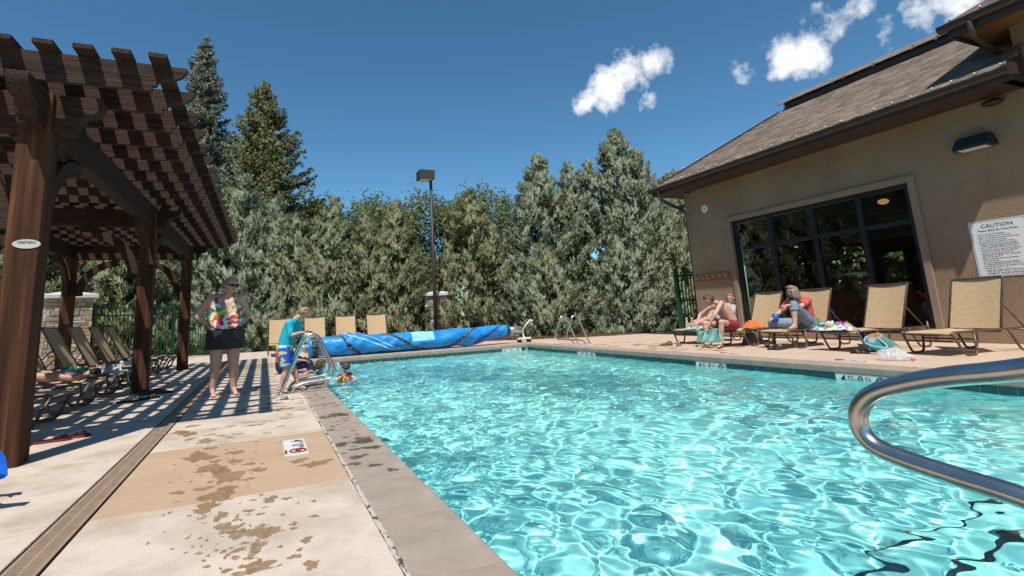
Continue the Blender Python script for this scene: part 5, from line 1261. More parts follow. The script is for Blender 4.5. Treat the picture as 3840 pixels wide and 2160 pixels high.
# ---- woman in a floral top, hands on hips
bx, by = -.50, 8.05
def W(l, f, z): return (bx+l, by-f, z)
H1 = Human('woman in a floral swim top and black skirt, hands on hips', dict(pelvis=W(.0, 0, .90), chest=W(.0, .0, 1.19), neck=W(.02, .03, 1.375), head=W(.05, .06, 1.505),
    shL=W(.185, 0, 1.315), elL=W(.285, -.14, 1.07), wrL=W(.195, .02, .955), shR=W(-.185, 0, 1.315), elR=W(-.37, -.06, 1.10), wrR=W(-.215, .06, .965),
    hipL=W(.095, 0, .86), knL=W(.115, .03, .46), anL=W(.125, -.02, .075), toL=W(.17, .135, .025), hipR=W(-.095, 0, .86), knR=W(-.105, .03, .46), anR=W(-.135, -.02, .075), toR=W(-.11, .14, .025)),
    (.62, -.72, -.22), 1.0, 1.24, hips=1.14, hands=dict(L=dict(d=(-.3, -.6, -.5), n=(-1, 0, 0), t=-1), R=dict(d=(.3, -.5, -.6), n=(1, 0, 0))))
H1.hair(M['hair_grey'], .016)
M['floral'] = patch_mat('floral', [(.72, .70, .68), (.55, .06, .04), (.70, .68, .66), (.03, .16, .05), (.60, .16, .04), (.16, .04, .16), (.08, .26, .10), (.72, .70, .66), (.55, .45, .04), (.45, .03, .08)], 15, warp=.9)
z = H1.V[:, 2]; top_z = 1.27
adx = np.abs(H1.V[:, 0]-bx)
strapm = (np.isin(H1.bn, ['torso', 'shoulder']) & (z > .885) & (((z < 1.165+1.0*adx) & (z < 1.40-1.0*adx)) | ((np.abs(adx-.115) < .024) & (z < 1.42))))
H1.shell('swim_top', M['floral'], strapm, np.interp(z, [.88, 1.0, 1.12], [.036, .026, .013]))
M['black_cloth'] = mat('black_cloth', (.012, .012, .016), .6, bump=.3, bscale=30)
mb = MB(); specs = []
for (zz_, rx, ry) in ((.915, .215, .175), (.89, .222, .180), (.84, .234, .186), (.76, .245, .190), (.68, .256, .198), (.625, .262, .202)):
    specs.append(((bx, by, zz_), (rx, 0, 0), (0, ry, 0)))
mb.loft([[Vector(c)+Vector(ax)*math.cos(a)*(1+.035*math.sin(7*a+zz2*3)*(1-zz2))+Vector(ay)*math.sin(a)*(1+.035*math.sin(7*a)*(1-zz2))-H1.off for a in [2*math.pi*k/40 for k in range(40)]] for (c, ax, ay), zz2 in zip(specs, (1, .8, .6, .4, .2, 0))], caps=False)
sk = mb.build('skirt', M['black_cloth'], H1.root, True); q = sk.modifiers.new('t', 'SOLIDIFY'); q.thickness = .006
gl_ = MB(); sd = H1.side; 
for q in (-1, 1): gl_.ellipsoid(H1.hd+H1.look*.088+sd*q*.034+H1.up*.008-H1.off, (.03, .03, .022), 10, 6)
gl_.tube([H1.hd+H1.look*.02+sd*-.088+H1.up*.012-H1.off, H1.hd+H1.look*.09+sd*-.06+H1.up*.01-H1.off, H1.hd+H1.look*.105+H1.up*.008-H1.off, H1.hd+H1.look*.09+sd*.06+H1.up*.01-H1.off, H1.hd+H1.look*.02+sd*.088+H1.up*.012-H1.off], .006, 6)
gl_.build('sunglasses', M['frame_black'], H1.root, True)

# ---- boy in turquoise by the rail
hp_r = onY(1152, 1249, 7.50)
def Bp(x, y, z): return (x, y, z)
def BY(x, y, Y): p = onY(x, y, Y); return (p.x, p.y, p.z)
H2 = Human('boy in turquoise swim shirt and colourful shorts holding the rail', dict(pelvis=BY(1066, 1302, 7.74), chest=BY(1086, 1236, 7.74), neck=BY(1108, 1196, 7.74), head=BY(1140, 1170, 7.73),
    shR=BY(1086, 1214, 7.615), elR=BY(1090, 1258, 7.565), wrR=(hp_r.x-.075, 7.515, hp_r.z+.015), shL=BY(1112, 1212, 7.87), elL=BY(1128, 1256, 7.93), wrL=BY(1150, 1244, 7.95),
    hipR=BY(1066, 1312, 7.67), knR=BY(1072, 1390, 7.66), anR=BY(1050, 1452, 7.66), toR=(onZ(1072, 1468).x, 7.62, .018), hipL=BY(1072, 1310, 7.81), knL=BY(1102, 1384, 7.80), anL=BY(1118, 1444, 7.80), toL=(onZ(1142, 1458).x+.01, 7.79, .018)),
    (.86, -.15, -.5), .74, .98, hands=dict(R=dict(d=(1, 0, -.1), n=(0, 0, -1), curl=.9), L=dict(d=(1, 0, 0), n=(0, 0, -1), curl=.9, t=-1)), up=(.35, 0, .94))
H2.hair(M['hair_blond'], .009)
M['rash'] = cloth('rash', (.015, .36, .47), 1.25, 10)
z = H2.V[:, 2]; pz_ = H2.J['pelvis'].z
H2.shell('swim_shirt', M['rash'], (np.isin(H2.bn, ['torso', 'shoulder']) & (z > pz_)) | H2.seg('armR') | H2.seg('armL') | (H2.seg('neck') & (z < H2.J['neck'].z+.01)), .011)
M['board'] = patch_mat('board', [(.02, .10, .55), (.62, .62, .64), (.65, .62, .04), (.03, .38, .55), (.02, .10, .55), (.30, .55, .62)], 9, stretch=(.7, .7, 2.2), warp=.6)
H2.shell('swim_shorts', M['board'], (np.isin(H2.bn, ['torso']) & (z < pz_+.03)) | H2.seg('thighR', 0, .80) | H2.seg('thighL', 0, .80), .024)

# ---- seated adult behind the boy and the child in the water
def S_(x, y, z): return (x, y, z)
H3 = Human('person in red shirt and jeans sitting on the pool edge behind the boy', dict(pelvis=S_(.34, 10.55, .13), chest=S_(.34, 10.52, .37), neck=S_(.40, 10.49, .51), head=S_(.47, 10.45, .60),
    shR=S_(.36, 10.34, .45), elR=S_(.44, 10.27, .26), wrR=S_(.66, 10.33, .24), shL=S_(.36, 10.71, .45), elL=S_(.48, 10.76, .28), wrL=S_(.68, 10.66, .28),
    hipR=S_(.37, 10.45, .12), knR=S_(.80, 10.42, .17), anR=S_(.98, 10.42, -.22), toR=S_(1.12, 10.42, -.28), hipL=S_(.37, 10.66, .12), knL=S_(.78, 10.66, .20), anL=S_(.98, 10.66, -.18), toL=S_(1.10, 10.66, -.26)),
    (.8, -.3, -.5), .95, 1.05)
H3.hair(M['hair_brown']); z = H3.V[:, 2]
M['red_shirt'] = cloth('red_shirt', (.50, .10, .09)); M['jeans'] = cloth('jeans', (.02, .035, .085)); M['jeans_light'] = mat('jeans_light', (.13, .19, .28), .85, col2=(.27, .35, .45), nscale=7, bump=.4, bscale=60)
H3.shell('shirt', M['red_shirt'], (np.isin(H3.bn, ['torso', 'shoulder']) & ((H3.V[:, 2] > .20))) | H3.seg('armR', 0, .7) | H3.seg('armL', 0, .7), .012)
H3.shell('jeans', M['jeans'], (np.isin(H3.bn, ['torso']) & (H3.V[:, 2] <= .23)) | H3.seg('thighR') | H3.seg('thighL') | H3.seg('calfR', 0, .9) | H3.seg('calfL', 0, .9), .014)
H4 = Human('brown haired child in the water beside the pool edge', dict(pelvis=S_(1.02, 10.22, -.42), chest=S_(1.0, 10.22, -.16), neck=S_(.99, 10.20, .03), head=S_(1.0, 10.17, .155),
    shR=S_(1.10, 10.12, -.03), elR=S_(1.07, 9.98, -.16), wrR=S_(.98, 10.0, -.10), shL=S_(.90, 10.30, -.03), elL=S_(.83, 10.22, .03), wrL=S_(.76, 10.12, .03),
    hipR=S_(1.06, 10.20, -.46), knR=S_(1.10, 10.16, -.75), anR=S_(1.08, 10.25, -1.05), toR=S_(1.10, 10.12, -1.1), hipL=S_(.97, 10.26, -.46), knL=S_(.97, 10.22, -.75), anL=S_(.97, 10.3, -1.05), toL=S_(.97, 10.17, -1.1)),
    (.75, -.5, -.4), .80, .95)
H4.hair(M['hair_brown'], .018, long_=.12); M['teal'] = cloth('teal', (.03, .30, .30)); H4.shell('swimsuit', M['teal'], np.isin(H4.bn, ['torso', 'shoulder']), .010)
H5 = Human('small swimmer in a red float vest beside the far rail', dict(pelvis=S_(1.42, 10.28, -.50), chest=S_(1.44, 10.24, -.20), neck=S_(1.45, 10.22, -.04), head=S_(1.46, 10.20, .07),
    shR=S_(1.36, 10.16, -.11), elR=S_(1.26, 10.05, -.16), wrR=S_(1.18, 9.97, -.16), shL=S_(1.54, 10.28, -.11), elL=S_(1.64, 10.2, -.18), wrL=S_(1.7, 10.1, -.19),
    hipR=S_(1.38, 10.26, -.55), knR=S_(1.36, 10.3, -.8), anR=S_(1.36, 10.42, -1.0), toR=S_(1.36, 10.4, -1.1), hipL=S_(1.47, 10.3, -.55), knL=S_(1.48, 10.34, -.8), anL=S_(1.48, 10.45, -1.0), toL=S_(1.48, 10.42, -1.1)),
    (-.6, .75, 0), .68, .95)
H5.hair(M['hair_brown'], .018, long_=.04); M['vest'] = patch_mat('vest', [(.50, .03, .06), (.55, .03, .06), (.70, .66, .60), (.62, .45, .05)], 14)
H5.shell('float_vest', M['vest'], np.isin(H5.bn, ['torso', 'shoulder']), .026)

# ---- shirtless man bending forward on the fourth lounger
cC = lambda x, y: (2480+x*.2899, 980+y*.2899)
def atX(x, y, X): p = onX(*cC(x, y), X); return (p.x, p.y, p.z)
H6 = Human('shirtless man in red and navy shorts bending over a mint towel', dict(pelvis=atX(925, 800, 9.12), chest=atX(850, 640, 9.02), neck=atX(720, 535, 8.86), head=atX(615, 500, 8.72),
    shR=atX(660, 590, 8.95), elR=atX(500, 690, 8.78), wrR=atX(458, 815, 8.60), shL=atX(775, 540, 8.80), elL=atX(690, 690, 8.55), wrL=atX(632, 800, 8.48),
    hipR=atX(880, 810, 9.22), knR=atX(560, 800, 8.74), anR=atX(620, 1040, 8.72), toR=atX(530, 1095, 8.58), hipL=atX(930, 825, 9.02), knL=atX(775, 785, 8.58), anL=atX(775, 1050, 8.56), toL=atX(740, 1102, 8.45)),
    (-.72, .32, -.62), 1.0, .98, hands=dict(L=dict(d=(-.2, .2, -1), n=(0, 1, 0), curl=.8), R=dict(d=(0, -.1, -1), n=(0, -1, 0), curl=.8)), up=(-.55, .3, .75))
H6.hair(M['hair_brown'], .013)
M['trunks'] = stripe_mat('trunks', [(.40, .02, .025), (.42, .03, .03), (.025, .022, .06)], 0, 9.0, .2, warp=.10)
H6.shell('swim_shorts', M['trunks'], (np.isin(H6.bn, ['torso']) & (H6.V[:, 2] < H6.J['pelvis'].z+.07)) | H6.seg('thighR', 0, .62) | H6.seg('thighL', 0, .62), .020)
M['mint'] = cloth('mint', (.23, .47, .45), 1.35, 10)
# his towel hangs from both hands
a0 = Vector(H6.J['wrR'])+Vector((-.02, 0, -.08)); a1 = Vector(H6.J['wrL'])+Vector((-.03, 0, -.06))
mb = MB(); nU, nV = 26, 18
def towel_pt(u, v):
    p = a0.lerp(a1+Vector((.05, -.28, -.05)), u); sag = .06*math.sin(math.pi*min(1, u*1.5)); p = p+Vector((0, 0, -sag))
    low = .10; z = p.z*(1-v)+low*v+.05*u*v
    return Vector((p.x-.05+.06*math.sin(u*23+v*3)*(.35+v)+.05*v*math.sin(u*8+1), p.y+.02*math.cos(u*13)*v, z))
mb.grid(nU, nV, towel_pt); tw = mb.build('mint_towel', M['mint'], None, True); q = tw.modifiers.new('t', 'SOLIDIFY'); q.thickness = .008; tag(tw, 'mint green towel hanging from the shirtless man\'s hands', 'towel')

# ---- person lying on the last lounger of that row
H7 = Human('person in a grey shirt lying back behind the shirtless man', dict(pelvis=(9.98, 9.22, .47), chest=(10.24, 9.20, .68), neck=(10.40, 9.19, .86), head=(10.44, 9.17, 1.0),
    shR=(10.30, 9.40, .78), elR=(10.12, 9.50, .58), wrR=(9.92, 9.42, .55), shL=(10.32, 9.02, .78), elL=(10.12, 8.90, .58), wrL=(9.90, 8.98, .56),
    hipR=(9.95, 9.32, .45), knR=(9.53, 9.32, .52), anR=(9.14, 9.30, .42), toR=(9.12, 9.30, .58), hipL=(9.95, 9.12, .45), knL=(9.53, 9.12, .55), anL=(9.15, 9.14, .42), toL=(9.12, 9.14, .58)),
    (-.9, -.3, -.1), .98, 1.0)
H7.hair(M['hair_blond'], .010); M['grey_shirt'] = cloth('grey_shirt', (.36, .38, .42)); M['navy'] = cloth('navy', (.03, .04, .08))
H7.shell('shirt', M['grey_shirt'], (np.isin(H7.bn, ['torso', 'shoulder']) & (H7.V[:, 2] > .52)) | H7.seg('armR', 0, .7) | H7.seg('armL', 0, .7), .014)
H7.shell('shorts', M['navy'], (np.isin(H7.bn, ['torso']) & (H7.V[:, 2] <= .56)) | H7.seg('thighR', 0, .6) | H7.seg('thighL', 0, .6), .016)

# ---- woman in the red shirt with one knee up
H8 = Human('woman in a red shirt and jeans sitting with one knee raised', dict(pelvis=(9.86, 6.970, .47), chest=(9.80, 6.970, .75), neck=(9.72, 6.990, .93), head=(9.66, 7.000, 1.065),
    shL=(9.74, 6.790, .865), elL=(9.52, 6.770, .76), wrL=(9.26, 6.870, .80), shR=(9.80, 7.170, .86), elR=(9.64, 7.330, .66), wrR=(9.42, 7.290, .56),
    hipL=(9.83, 6.850, .44), knL=(9.38, 6.810, .80), anL=(9.30, 6.790, .42), toL=(9.16, 6.800, .372), hipR=(9.82, 7.090, .43), knR=(9.50, 7.410, .46), anR=(9.62, 7.530, .08), toR=(9.48, 7.550, .025)),
    (-.93, .25, -.15), .97, 1.12, hands=dict(L=dict(d=(-.6, .1, -.8), n=(0, 1, 0), curl=.6), R=dict(d=(-1, 0, -.2), n=(0, 0, -1))))
H8.hair(M['hair_ash'], .018, long_=.19)
H8.shell('shirt', M['red_shirt'], (np.isin(H8.bn, ['torso', 'shoulder']) & (H8.V[:, 2] > .53)) | H8.seg('armL', 0, .72) | H8.seg('armR', 0, .72), .016)
H8.shell('jeans', M['jeans_light'], (np.isin(H8.bn, ['torso']) & (H8.V[:, 2] <= .56)) | H8.seg('thighL') | H8.seg('thighR') | H8.seg('calfL', 0, .28) | H8.seg('calfR', 0, .35), .015)
M['sage'] = cloth('sage', (.075, .15, .115), 1.4, 12)

# ---- bather stretched out under the pergola, feet towards the pool
H9 = Human('bather lying under the pergola, bare feet past the post', dict(pelvis=(-2.96, 8.02, .46), chest=(-3.18, 8.02, .66), neck=(-3.30, 8.02, .83), head=(-3.34, 8.02, .97),
    shR=(-3.22, 8.22, .76), elR=(-3.06, 8.34, .56), wrR=(-2.86, 8.26, .52), shL=(-3.22, 7.82, .76), elL=(-3.06, 7.70, .56), wrL=(-2.84, 7.78, .52),
    hipR=(-2.94, 8.12, .44), knR=(-2.52, 8.14, .44), anR=(-2.14, 8.06, .395), toR=(-2.00, 8.00, .46), hipL=(-2.94, 7.92, .44), knL=(-2.52, 7.88, .44), anL=(-2.13, 7.88, .395), toL=(-2.00, 7.80, .45)),
    (.95, 0, -.1), 1.0, 1.0, 'skin_tan')
H9.hair(M['hair_brown']); H9.shell('shorts', M['navy'], (np.isin(H9.bn, ['torso']) & (H9.V[:, 2] <= .56)) | H9.seg('thighR', 0, .55) | H9.seg('thighL', 0, .55), .018)
# ---- bather at the very left edge with a blue towel
H10 = Human('bather at the left edge holding a bright blue towel', dict(pelvis=(-1.950, 3.480, .47), chest=(-1.930, 3.480, .76), neck=(-1.900, 3.490, .95), head=(-1.870, 3.500, 1.08),
    shR=(-1.900, 3.290, .87), elR=(-1.760, 3.220, .62), wrR=(-1.600, 3.370, .50), shL=(-1.900, 3.670, .87), elL=(-1.730, 3.760, .66), wrL=(-1.560, 3.800, .56),
    hipR=(-1.900, 3.380, .44), knR=(-1.520, 3.370, .48), anR=(-1.480, 3.370, .08), toR=(-1.340, 3.370, .025), hipL=(-1.900, 3.580, .44), knL=(-1.540, 3.620, .48), anL=(-1.560, 3.620, .08), toL=(-1.440, 3.620, .025)),
    (.9, .2, -.2), .98, 1.0, 'skin_tan')
H10.hair(M['hair_brown']); H10.shell('shorts', M['navy'], (np.isin(H10.bn, ['torso']) & (H10.V[:, 2] <= .56)) | H10.seg('thighR', 0, .6) | H10.seg('thighL', 0, .6), .018)

# ================================================================== SMALL THINGS
def heap(name, c, rx, ry, h, m, seed, label, cat, rz=0.0, z0=.0, n=30, fold=6.0, group=None, flat=False):
    r2 = random.Random(seed); ox = r2.random()*50
    def f(u, v):
        x, y = (u-.5)*2, (v-.5)*2; e = max(0, 1-max(abs(x), abs(y))**3)
        r_ = .86+.26*mnoise.noise(Vector((x*1.3+ox, y*1.3, 3)))
        nz = abs(mnoise.noise(Vector((x*fold*.35+ox, y*fold*.3, 1))))*.8+.55*abs(mnoise.noise(Vector((x*fold*.8+ox, y*fold*.7, 5))))+(.35 if not flat else .12)
        return (x*rx*r_, y*ry*r_, z0+.004+h*nz*e)
    o = MB().grid(n, n, f).build(name, m, None, True); o.location = (c[0], c[1], c[2] if len(c) > 2 else 0); o.rotation_euler = (0, 0, rz)
    q = o.modifiers.new('t', 'SOLIDIFY'); q.thickness = .006; return tag(o, label, cat, group)
def drape(name, rows, m, label, cat, wob=.012):
    """cloth hung over an edge: rows of points"""
    mb = MB(); n = len(rows[0])
    mb.loft([[Vector(p)+Vector((wob*math.sin(i*2.1+k), wob*math.cos(i*1.3+k*1.7), wob*math.sin(i+k*2.3)*.5)) for k, p in enumerate(r)] for i, r in enumerate(rows)], closed=False, caps=False)
    o = mb.build(name, m, None, True); q = o.modifiers.new('t', 'SOLIDIFY'); q.thickness = .008; s_ = o.modifiers.new('s', 'SUBSURF'); s_.levels = 2; s_.render_levels = 2
    return tag(o, label, cat)
def flipflop(loc, rz, ms, mt, label, group, L=.27):
    t = empty('flip_flop', loc, rz, label, 'flip flop', group)
    pr = [(L*(a-.5), w*L) for a, w in ((0, .10), (.04, .15), (.15, .17), (.4, .15), (.6, .18), (.78, .20), (.92, .16), (1, .05))]; pr = pr+[(a, -w) for a, w in pr[::-1]]
    MB().prism(pr, lambda a, y, w: (a, y, w), .0, .010).build('sole', M['rubber_black'], t, bev=.002); MB().prism([(a*.995, y*.99) for a, y in pr], lambda a, y, w: (a, y, w), .0102, .0162).build('midsole', ms, t)
    MB().prism([(a*.93, y*.88) for a, y in pr], lambda a, y, w: (a, y, w), .0165, .022).build('footbed', mt[0], t)
    bb = MB(); bb.tube(spline([(-.01, .14*L, .02), (.04, .10*L, .05), (.085, 0, .045), (.04, -.10*L, .05), (-.01, -.14*L, .02)], 4), .011, 6); bb.tube([(.085, 0, .045), (.095, 0, .02)], .005, 5); bb.build('strap', mt[1], t, True); return t
def shoe(loc, rz, m, msole, label, group, L=.28, tilt=0.0):
    t = empty('shoe', loc, rz, label, 'shoe', group); t.rotation_euler = (tilt, 0, rz)
    W_ = .36*L/2
    def ring(x, w, z1, z0=.018): return [(x, w*math.cos(a), z0+(z1-z0)*(.5+.5*math.sin(a)) if math.sin(a) > -.2 else z0) for a in [2*math.pi*k/14 for k in range(14)]]
    MB().loft([ring(-L*.5, W_*.45, .07), ring(-L*.46, W_*.75, .095), ring(-L*.3, W_*.82, .098), ring(-L*.12, W_*.82, .085), ring(.05*L, W_*.95, .075), ring(.25*L, W_*1.02, .060), ring(.42*L, W_*.85, .045), ring(.5*L, W_*.4, .03)]).build('upper', m, t, True)
    pr = [(L*(a-.5)*1.03, w*L) for a, w in ((0, .09), (.05, .14), (.2, .155), (.45, .15), (.65, .185), (.8, .195), (.94, .14), (1, .05))]; pr = pr+[(a, -w) for a, w in pr[::-1]]
    MB().prism(pr, lambda a, y, w: (a, y, w), 0, .024).build('sole', msole, t, bev=.003)
    MB().ellipsoid((-L*.28, 0, .092), (L*.17, W_*.58, .014), 12, 6).build('opening', M['dark'], t, True)
    bb = MB()
    for k in range(3): x = L*(-.06+.09*k); bb.tube([(x, -W_*.5, .085-.012*k), (x+.005, 0, .094-.014*k), (x, W_*.5, .085-.012*k)], .004, 5)
    bb.build('laces', M['white_plastic'] if m != M.get('shoe_black') else M['strap'], t, True); return t
M['rubber_black'] = mat('rubber_black', (.015, .015, .016), .7); M['red_strap'] = mat('red_strap', (.50, .03, .03), .6); M['shoe_black'] = mat('shoe_black', (.018, .018, .02), .6); M['shoe_white'] = mat('shoe_white', (.62, .62, .62), .6, col2=(.42, .43, .45), nscale=18)
M['leather'] = mat('leather', (.045, .024, .016), .4); M['hike'] = mat('hike', (.10, .085, .055), .8, col2=(.19, .16, .10), nscale=22); M['sole_tan'] = mat('sole_tan', (.20, .14, .08), .8); M['orange'] = cloth('orange', (.70, .16, .05)); M['blue_cloth'] = cloth('blue_cloth', (.012, .11, .55), 1.5, 10)
# red edged flip flops by the near post
GFF = 'black and red flip flops by the near pergola post'
a = onZ(210, 1655); b_ = onZ(290, 1640)
flipflop((a.x-.02, a.y, 0), R_(8), M['red_strap'], (M['rubber_black'], M['shoe_black']), 'nearer black flip flop with red edge by the post', GFF); flipflop((b_.x-.03, b_.y+.02, 0), R_(-10), M['red_strap'], (M['rubber_black'], M['shoe_black']), 'farther black flip flop with red edge by the post', GFF)
a = onZ(480, 1508); flipflop((a.x, a.y, 0), R_(12), M['rubber_black'], (M['rubber_black'], M['strap']), 'left dark sandal of the pair near the middle post', 'dark sandals near the middle post'); flipflop((a.x+.22, a.y+.12, 0), R_(20), M['rubber_black'], (M['rubber_black'], M['strap']), 'right dark sandal of the pair near the middle post', 'dark sandals near the middle post')
a = onZ(548, 1486); shoe((a.x+.05, a.y-.05, 0), R_(35), M['shoe_black'], M['shoe_white'], 'black trainer against the middle post', 'black trainers on the deck'); a = onZ(614, 1482); shoe((a.x, a.y, 0), R_(15), M['shoe_black'], M['shoe_white'], 'black trainer alone on the striped shade', 'black trainers on the deck')
shoe((-2.10, 10.45, .36), R_(20), M['shoe_white'], M['white_plastic'], 'left white trainer on the lounger by the middle post', 'white trainers on the lounger'); shoe((-2.12, 10.60, .36), R_(5), M['shoe_white'], M['white_plastic'], 'right white trainer on the lounger by the middle post', 'white trainers on the lounger')
heap('rolled_towel', (-2.48, 9.10, .34), .26, .17, .17, patch_mat('tropic', [(.05, .14, .10), (.45, .52, .48), (.03, .08, .07), (.16, .26, .12), (.50, .56, .55)], 9), 3, 'green patterned towel heaped beside the bare feet', 'towel', R_(10))
heap('pink_towel', (-2.20, 9.32, .34), .16, .14, .14, stripe_mat('pinkstripe', [(.55, .38, .36), (.13, .07, .09)], 1, 34), 5, 'pink and black striped cloth on the lounger', 'towel', R_(40))
heap('grey_socks', (-2.04, 9.16, .34), .15, .11, .12, cloth('sockgrey', (.40, .41, .42)), 6, 'rumpled grey socks on the lounger end', 'socks', R_(-20))
drape('patterned_towel', [[(-1.99+.03*i, 9.28+.06*k, .352) for k in range(5)] for i in range(3)]+[[(-1.895+.012*i, 9.28+.06*k, .33-.05*i) for k in range(5)] for i in range(5)], patch_mat('lemon', [(.60, .60, .55), (.55, .48, .12), (.62, .62, .6), (.10, .22, .15)], 16), 'white and yellow patterned towel hanging off the lounger end', 'towel')
shoe((-2.22, 8.75, .35), R_(160), M['shoe_black'], M['strap'], 'dark grey shoe lying by the bare feet', 'dark shoe on lounger')
t = empty('steel_cup', (-2.13, 6.15, 0), label='dull steel tumbler standing under a lounger end', cat='cup'); MB().tube([(0, 0, 0), (0, 0, .20)], [.035, .045], 16).build('body', M['steel'], t, True); MB().tube([(0, 0, .196), (0, 0, .206)], .047, 16).build('rim', M['alu'], t)
# blue towel at the left edge
a = onY(42, 1655, 3.72)
drape('blue_towel', [[(a.x-.26+.065*k, 3.72-.01*k, a.z+.02-.004*k*k) for k in range(5)], [(a.x-.25+.065*k, 3.70, a.z-.03-.006*k*k) for k in range(5)], [(a.x-.24+.063*k, 3.69, a.z-.10-.005*k*k) for k in range(5)], [(a.x-.24+.062*k, 3.70, a.z-.15) for k in range(5)], [(a.x-.24+.062*k, 3.71, a.z-.19) for k in range(5)]], M['blue_cloth'], 'bright blue terry towel at the left edge', 'towel', .008)

# right side
heap('striped_towel', (9.16, 5.98, .34), .20, .32, .17, patch_mat('rainbow', [(.70, .72, .74), (.45, .05, .30), (.03, .05, .30), (.66, .68, .70), (.04, .26, .24), (.70, .72, .72), (.30, .48, .06), (.40, .06, .32)], 13, stretch=(1, 1, 2)), 12, 'bright striped beach towel heaped on the lounger foot', 'towel', R_(8), fold=9)
drape('towel_corner', [[(9.05+.05*k, 5.66, .365) for k in range(4)], [(9.05+.05*k, 5.60, .36) for k in range(4)], [(9.05+.05*k, 5.535, .33) for k in range(4)], [(9.06+.045*k, 5.52, .25) for k in range(4)], [(9.07+.04*k, 5.515, .19) for k in range(4)]], patch_mat('rainbow2', [(.04, .06, .32), (.40, .06, .30), (.66, .68, .70)], 10), 'blue and pink towel end hanging off the lounger', 'towel')
def bag(loc, rz):
    t = empty('beach_bag', loc, rz, 'teal printed fabric beach bag slumped on the deck', 'bag'); m = patch_mat('bagprint', [(.05, .27, .27), (.05, .30, .30), (.30, .45, .43), (.45, .38, .24), (.06, .24, .25), (.08, .20, .18), (.40, .20, .12)], 7, warp=.8)
    def ring(z, w, d, dx): return [(dx+w*math.copysign(abs(math.cos(a))**.6, math.cos(a)), d*math.copysign(abs(math.sin(a))**.6, math.sin(a))*(1+.12*math.sin(3*a+z*20)), z+.012*math.sin(4*a)) for a in [2*math.pi*k/24 for k in range(24)]]
    MB().loft([ring(.004, .20, .10, .06), ring(.05, .215, .115, .05), ring(.14, .19, .10, .0), ring(.22, .145, .07, -.04), ring(.27, .125, .045, -.07), ring(.285, .12, .03, -.08)]).build('body', m, t, True)
    for s in (-1, 1): MB().tube(spline([(-.15, s*.05, .25), (-.18, s*.10, .16), (-.05, s*.15, .10), (.12, s*.14, .09), (.0, s*.07, .23)], 5), .010, 6).build('handle', M['tarp_light'], t, True)
    MB().box(-.02, .03, -.06, .0, .275, .30).build('tag', mat('yellow', (.65, .45, .03), .6), t)
bag((9.22, 5.34, 0), R_(-72))
a = onZ(3225, 1326); flipflop((a.x, a.y, 0), R_(100), M['rubber_black'], (M['rubber_black'], M['strap']), 'black flip flop leaning left before the beach bag', 'black flip flops before the beach bag'); flipflop((a.x+.04, a.y-.17, .03), R_(70), M['rubber_black'], (M['rubber_black'], M['strap']), 'black flip flop propped on the other by the beach bag', 'black flip flops before the beach bag')
m = bpy.data.materials.new('clear_plastic'); m.use_nodes = True; nt_ = m.node_tree.nodes; pb = nt_['Principled BSDF']; pb.inputs['Base Color'].default_value = (.85, .85, .88, 1); pb.inputs['Roughness'].default_value = .18; pb.inputs['Alpha'].default_value = .42
def pbag():
    def f(u, v):
        x = (u-.5)*2; a = 2*math.pi*v; r = (1-abs(x)**3)*(.11 if x < .3 else .11*(1.2-x)) + .01
        r *= .8+.5*abs(mnoise.noise(Vector((x*4, math.cos(a)*2, math.sin(a)*2))))
        return (x*.22, math.cos(a)*r*.95, max(.004, .07+math.sin(a)*r*.9))
    o = MB().grid(30, 20, f).build('plastic_bag', m, None, True); p = onZ(3355, 1352); o.location = (p.x, p.y, 0); o.rotation_euler = (0, 0, R_(-78)); tag(o, 'crumpled clear plastic bag lying near the pool edge', 'plastic bag')
    q = MB().ellipsoid((.205, 0, .026), (.03, .03, .02), 10, 6).build('pink_tie', mat('pinkp', (.60, .12, .30), .4), o, True)
pbag()
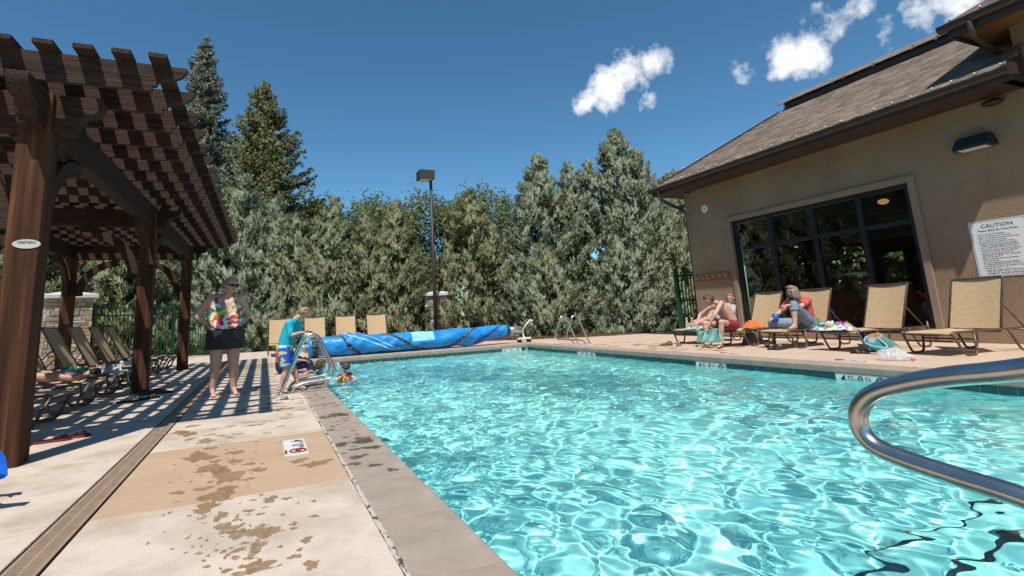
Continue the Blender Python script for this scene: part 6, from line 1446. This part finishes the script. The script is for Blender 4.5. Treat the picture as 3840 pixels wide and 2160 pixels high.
a = onZ(2895, 1311); shoe((a.x, a.y, 0), R_(200), M['leather'], M['rubber_black'], 'left brown leather shoe before the red shirted woman', 'brown leather shoes'); shoe((a.x+.05, a.y-.13, 0), R_(185), M['leather'], M['rubber_black'], 'right brown leather shoe before the red shirted woman', 'brown leather shoes')
a = onZ(2498, 1297); shoe((a.x, a.y, 0), R_(130), M['hike'], M['sole_tan'], 'left grey hiking shoe on the deck by the lounger', 'grey hiking shoes'); shoe((a.x+.10, a.y-.28, 0), R_(230), M['hike'], M['sole_tan'], 'right grey hiking shoe on the deck by the lounger', 'grey hiking shoes')
a = onZ(2625, 1291); flipflop((a.x+.12, a.y+.1, 0), R_(60), M['orange'], (M['rubber_black'], M['orange']), 'left orange sandal behind the man\'s feet', 'orange sandals'); flipflop((a.x+.22, a.y-.05, .02), R_(35), M['orange'], (M['rubber_black'], M['orange']), 'right orange sandal behind the man\'s feet', 'orange sandals')
heap('orange_towel', (9.78, 8.10, .34), .15, .22, .20, M['orange'], 15, 'orange towel bunched on the lounger behind the man', 'towel', R_(30))
heap('green_jacket', (9.88, 6.86, .35), .20, .20, .22, M['sage'], 16, 'dark green jacket bunched at the seated woman\'s hip', 'jacket', R_(20))
heap('aqua_towel', (9.32, 9.20, .345), .30, .24, .10, M['mint'], 18, 'pale aqua towel under the lying person\'s feet', 'towel', R_(5))
heap('dark_backpack', (9.62, 8.05, 0), .24, .18, .30, cloth('packgrey', (.12, .115, .11)), 19, 'dark grey bag on the deck under the lounger', 'bag', R_(15), fold=3)
t = empty('blue_cup', (9.42, 7.26, .345), label='blue plastic cup held beside the seated woman', cat='cup'); MB().tube([(0, 0, .14), (0, 0, .28)], [.045, .06], 16).build('body', mat('bluecup', (.01, .12, .40), .3), t, True); MB().tube([(0, 0, .275), (0, 0, .285)], .063, 16).build('rim', mat('bluecup2', (.02, .18, .5), .3), t)
# items by the reel
heap('black_bag', (.45, 16.3, 0), .25, .14, .16, M['black_cloth'], 22, 'small black bag on the deck by the first far lounger', 'bag', 0)
bpy.context.view_layer.update()
